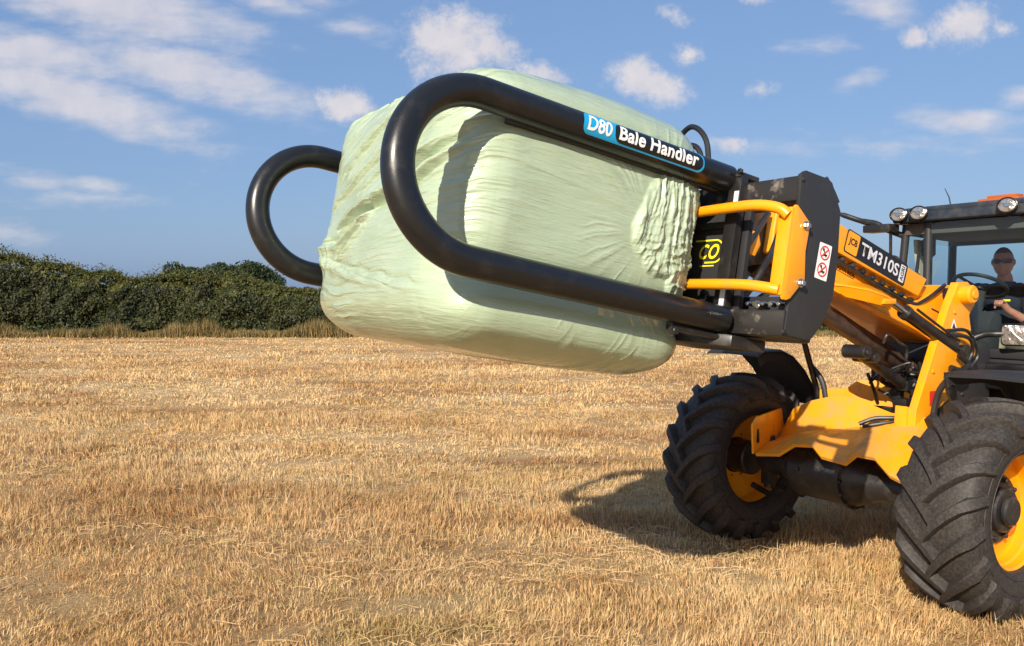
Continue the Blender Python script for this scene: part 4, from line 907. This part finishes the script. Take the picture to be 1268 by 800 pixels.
# yellow logo on the back plate: faces the bale, x runs towards the near side
lx, ly, lo_ = (0, 1, 0), (0, 0, 1), (-1.2545, .872, -.03)
place_flat('logo_letters', text_mesh('CO', .118, .066, .02, .3, 1.1), YV, BH, lo_, lx, ly, .003)
def swoosh():
    P = [(-.02, .079), (.105, .079)]+[(.105+.046*cos(rad(a)), .030+.049*sin(rad(a))) for a in range(75, -91, -15)]+[(.05, -.019)]
    b = bmesh.new(); prev = None
    for k, p in enumerate(P):
        t = Vector(P[min(k+1, len(P)-1)])-Vector(P[max(k-1, 0)]); n = Vector((-t.y, t.x)).normalized()*.0035; q = (b.verts.new((p[0]+n.x, p[1]+n.y, 0)), b.verts.new((p[0]-n.x, p[1]-n.y, 0)))
        if prev: b.faces.new((prev[0], prev[1], q[1], q[0]))
        prev = q
    me = bpy.data.meshes.new('p'); b.to_mesh(me); b.free(); return me
place_flat('logo_outline', swoosh(), YV, BH, (-1.2545, .862, -.026), lx, ly, .003); place_flat('logo_line', poly_mesh(rrect(.085, .005, .002)), YV, BH, (-1.2545, .885, -.062), lx, ly, .003)

# ================================================================== BALE
def plastic():
    m = bpy.data.materials.new('bale_wrap'); m.use_nodes = True; N, L = m.node_tree.nodes, m.node_tree.links; b = N['Principled BSDF']
    b.inputs['Roughness'].default_value = .36; b.inputs['Specular IOR Level'].default_value = .5; b.inputs['Coat Weight'].default_value = .9; b.inputs['Coat Roughness'].default_value = .09
    tc = N.new('ShaderNodeTexCoord')
    def nz(sc, s, det, r, rot=(0, 0, 0)):
        mp = N.new('ShaderNodeMapping'); mp.inputs[2].default_value = rot; mp.inputs[3].default_value = s; L.new(tc.outputs['Object'], mp.inputs[0]); n = N.new('ShaderNodeTexNoise'); n.inputs['Scale'].default_value = sc; n.inputs['Detail'].default_value = det; n.inputs['Roughness'].default_value = r; n.inputs['Distortion'].default_value = .6; L.new(mp.outputs[0], n.inputs[0]); return n.outputs[0]
    x = N.new('ShaderNodeMix'); x.data_type = 'RGBA'; r = N.new('ShaderNodeMapRange'); r.inputs[1].default_value = .35; r.inputs[2].default_value = .7; L.new(nz(5, (1, 1, 5), 5, .6), r.inputs[0]); L.new(r.outputs[0], x.inputs[0])
    x.inputs[6].default_value = (.35, .44, .29, 1); x.inputs[7].default_value = (.40, .485, .345, 1); L.new(x.outputs[2], b.inputs['Base Color'])
    bp = N.new('ShaderNodeBump'); bp.inputs['Strength'].default_value = .55; bp.inputs['Distance'].default_value = .006; L.new(nz(9, (1, 1, 11), 6, .6, (0, rad(6), 0)), bp.inputs['Height'])
    b2 = N.new('ShaderNodeBump'); b2.inputs['Strength'].default_value = .5; b2.inputs['Distance'].default_value = .002; L.new(nz(40, (1, 1, 3), 4, .6), b2.inputs['Height']); L.new(bp.outputs[0], b2.inputs['Normal']); L.new(b2.outputs[0], b.inputs['Normal'])
    return m
def ridge(x, p=2.0): return 1-np.abs(2*x-1)
def make_bale():
    n = 360; g = np.linspace(-1, 1, n); G, H_ = np.meshgrid(g, g); Vs, Fs, off = [], [], 0
    hd_ = np.array([.607, .725, .545]); ctr = np.array([-.577, .270, -.042]); rr = np.array([.22, .27, .19])
    for ax in range(3):
        for sg in (-1, 1):
            P = np.zeros((n*n, 3)); o = [k for k in range(3) if k != ax]; P[:, ax] = sg; P[:, o[0]] = G.ravel(); P[:, o[1]] = H_.ravel()
            Vs.append(P); i, j = np.meshgrid(np.arange(n-1), np.arange(n-1)); a = (j*n+i).ravel()+off
            q = np.stack([a, a+1, a+n+1, a+n], 1)
            if (sg > 0) == (ax == 1): q = q[:, ::-1]
            Fs.append(q); off += n*n
    C = np.concatenate(Vs); P = C*hd_; core = np.clip(P, -(hd_-rr), hd_-rr); d = (P-core)/rr; L = np.linalg.norm(d, axis=1)[:, None]
    # rounded box with rounded corners
    nrm = d/np.maximum(L, 1e-9); Q = core+nrm*rr
    # faces bulge a little, sag at the bottom
    Q[:, 0] += np.sign(Q[:, 0])*.03*np.clip(1-(Q[:, 1]/.74)**2, 0, 1)*np.clip(1-(Q[:, 2]/.55)**2, 0, 1)*(np.abs(nrm[:, 0]) > .3)
    Q[:, 1] += np.sign(Q[:, 1])*.02*np.clip(1-(Q[:, 0]/.58)**2, 0, 1)*np.clip(1-(Q[:, 2]/.55)**2, 0, 1)*(np.abs(nrm[:, 1]) > .3)
    Q[:, 2] += .042*np.clip(1-((Q[:, 0]+.13)/.55)**2, 0, 1)*np.clip(Q[:, 2]/.5, 0, 1); Q[:, 0] -= .008*np.clip(-Q[:, 2]/.55, 0, 1)*np.clip(Q[:, 0]/.5, 0, 1)
    nn = nrm/np.maximum(rr, .01); nn /= np.linalg.norm(nn, axis=1)[:, None]
    a, v, c = Q[:, 0]+ctr[0], Q[:, 1]+ctr[1], Q[:, 2]+ctr[2]
    # clamp arms squeeze two lines into the sides; the lower half bulges out below
    sidew = np.clip(np.abs(nn[:, 1])*1.6-.3, 0, 1)
    disp = -.03*sidew*np.exp(-((c-.30)/.06)**2) - .035*sidew*np.exp(-((c+.30)/.07)**2) + .035*sidew*np.exp(-((c+.47)/.10)**2)
    # broad lumps
    disp += .028*(fbm(a*2.2+3, v*2.2, c*2.2, seed=21, o=3)-.5)
    # long stretched wrinkles along the film
    wv = .06*(fbm(a*2.5, v*2.5, c*3, seed=5)-.5)
    fr = np.clip(nn[:, 0]*1.5, 0, 1); top = np.clip((c-.05)/.3, 0, 1)
    ang = np.where(fr > 0, fr*rad(28), 0)*np.clip((c+.35)/.4, 0, 1)
    along = (a-v)*1.0; q = c-np.clip(.97-v, 0, 2)*-1*np.tan(ang)*1.0 + wv - .04*(a+.2)*(1-fr)
    r1 = ridge(vnoise(along*2.2+7, q*30, a*.7, seed=41)); r2 = ridge(vnoise(along*4.5, q*62, v*.9, seed=43)); mk = np.clip((fbm(along*1.3, c*3, v, seed=90, o=3)-.38)*4, .12, 1)
    r3 = ridge(vnoise(along*7+2, q*120+c*3, v*.9, seed=47)); low = np.clip((-.28-c)/.15, 0, 1)*(1-fr)
    qs = (a+.55*c)*1.0; r4 = ridge(vnoise(qs*34, c*5+wv*8, seed=49)); mk2 = np.clip((fbm(a*3.2, c*3, seed=95, o=3)-.42)*5, 0, 1)
    disp += (1-low*.8)*(mk*(.0060*(r1**4)+.0035*(r2**3))+.0010*r3**2)*(.6+.8*top+.5*fr) + low*mk2*.008*r4**2
    # rope-like folds of film across the front
    def seg(P2, pts):
        best = np.full(len(P2), 9.); sgn = np.zeros(len(P2)); tt = np.zeros(len(P2)); acc = 0
        for k in range(len(pts)-1):
            A_, B2 = np.array(pts[k]), np.array(pts[k+1]); e = B2-A_; l2 = e@e; t = np.clip(((P2-A_)@e)/l2, 0, 1); dd = P2-(A_+t[:, None]*e); ds = np.linalg.norm(dd, axis=1); s = np.sign(e[0]*dd[:, 1]-e[1]*dd[:, 0])
            m_ = ds < best; best[m_] = ds[m_]; sgn[m_] = s[m_]; tt[m_] = (k+t[m_])/(len(pts)-1)
        return best, sgn, tt
    P2 = np.stack([v, c], 1)
    warp = .02*(np.stack([fbm(v*9, c*9, seed=1), fbm(v*9, c*9, seed=2)], 1)-.5)
    for pts, hgt, wd in (([(1.0, .30), (.86, .19), (.70, .12), (.55, .04), (.30, -.02), (.05, -.06), (-.1, -.11)], .034, .013),
                         ([(1.0, .21), (.86, .12), (.66, .02), (.50, -.03)], .028, .010), ([(-.30, -.25), (0, -.31), (.5, -.37), (.85, -.40)], .009, .011), ([(-.3, -.20), (-.05, -.20), (.12, -.14), (.28, -.08), (.40, .02)], .026, .012),
                         ([(-.1, -.30), (.1, -.2), (.26, -.12)], .013, .010), ([(.7, .36), (.3, .2), (-.1, .05), (-.25, -.02)], .012, .012), ([(.5, .40), (.2, .30), (-.15, .14)], .012, .010), ([(-.3, -.27), (.2, -.36), (.6, -.40)], .006, .009), ([(.8, .30), (.45, .16), (.1, .03)], .010, .010)):
        d_, s_, t_ = seg(P2+warp, pts); w2 = wd*(.6+.8*np.sin(np.clip(t_, 0, 1)*pi)+.5*vnoise(t_*14, t_*0, seed=3))
        sd_ = d_*s_; pr = np.exp(-(d_/w2)**1.6) - .9*np.exp(-((sd_-1.8*w2)/(.8*w2))**2); pr *= np.sqrt(np.clip(np.sin(np.clip(t_, 0, 1)*pi), 0, 1))
        strands = 1+.5*(vnoise(t_*9, d_*s_*160, seed=15)-.5)
        disp += fr*hgt*pr*strands*np.clip((.98-v)/.25, 0, 1)*np.clip((v+.42)/.16, 0, 1)
    kn = np.exp(-(((v+.26)/.10)**2+((c+.22)/.085)**2)); disp += fr*kn*(.022+.022*(ridge(vnoise(v*22, c*22, seed=8))-.5)); disp += np.clip(-nn[:, 1], 0, 1)*np.exp(-(((a-.0)/.2)**2+((c+.22)/.08)**2))*(.010+.008*(ridge(vnoise(a*20, c*25, seed=18))-.5))
    # loose gathered flap at the rear of the near side
    e = ((a+1.0)/.235)**2+((c-.07+.3*(a+1.0))/.25)**2 + .35*(fbm(a*7, c*7, seed=33)-.5)*2
    near = np.clip(nn[:, 1]*2, 0, 1)+np.clip(-nn[:, 0]*1.2, 0, 1)*(v > .5); near = np.clip(near, 0, 1)
    fl = np.clip((1.12-e)/.32, 0, 1); fl = fl*fl*(3-2*fl)
    e2 = ((a+1.04)/.075)**2+((c+.185)/.085)**2+.5*(fbm(a*12, c*12, seed=35)-.5); fl2 = np.clip((1.0-e2)/.15, 0, 1); fl = np.maximum(fl, fl2)
    wx = a*1.0-(c-.35)*.32*np.sign(a+1.0)*0 + .02*fbm(a*8, c*8, seed=3)
    wx = wx+(a+.95)*np.clip(c+.2, 0, .6)*.9; pl = (ridge(vnoise(wx*34, c*3.2, seed=61))**3)*.75+.35*ridge(vnoise(wx*75+c*9, c*9, seed=62))**2+.15*ridge(vnoise(wx*20+c*30, c*14, seed=66))**4; crk = ridge(vnoise(a*28+2*fbm(a*9, c*9, seed=6), c*34, seed=64))**2+.3*ridge(vnoise(a*60, c*55, seed=67))**2
    lowz = np.clip((.10-c)/.18, 0, 1)
    disp += near*fl*(.014+.020*(pl*(1-.4*lowz)+crk*.6*lowz)-.006)
    # fan of pleats running out from the flap
    dist = np.sqrt((a+.95)**2+(c-.0)**2); an = np.arctan2(c-.0, -(a+.85)+1e-6)
    disp += near*np.exp(-((dist-.36)/.10)**2)*np.clip(nn[:, 1]*2-.6, 0, 1)*.0035*ridge(vnoise(an*11+3*fbm(a*4, c*4, seed=4), dist*3, seed=71))**2
    Q = Q+nn*disp[:, None]+ctr
    Q = Q.astype(np.float32)
    me = np_mesh('wrapped_bale', Q, np.concatenate(Fs)); bm = bmesh.new(); bm.from_mesh(me); bmesh.ops.remove_doubles(bm, verts=bm.verts, dist=2e-4); bmesh.ops.recalc_face_normals(bm, faces=bm.faces)
    for f in bm.faces: f.smooth = True
    bm.to_mesh(me); bm.free()
    o = link_mesh('wrapped_bale', me, plastic()); o.matrix_world = MH
    tag(o, 'big bale wrapped in creased pale green plastic film, held up between the clamp arms', 'bale')
make_bale()
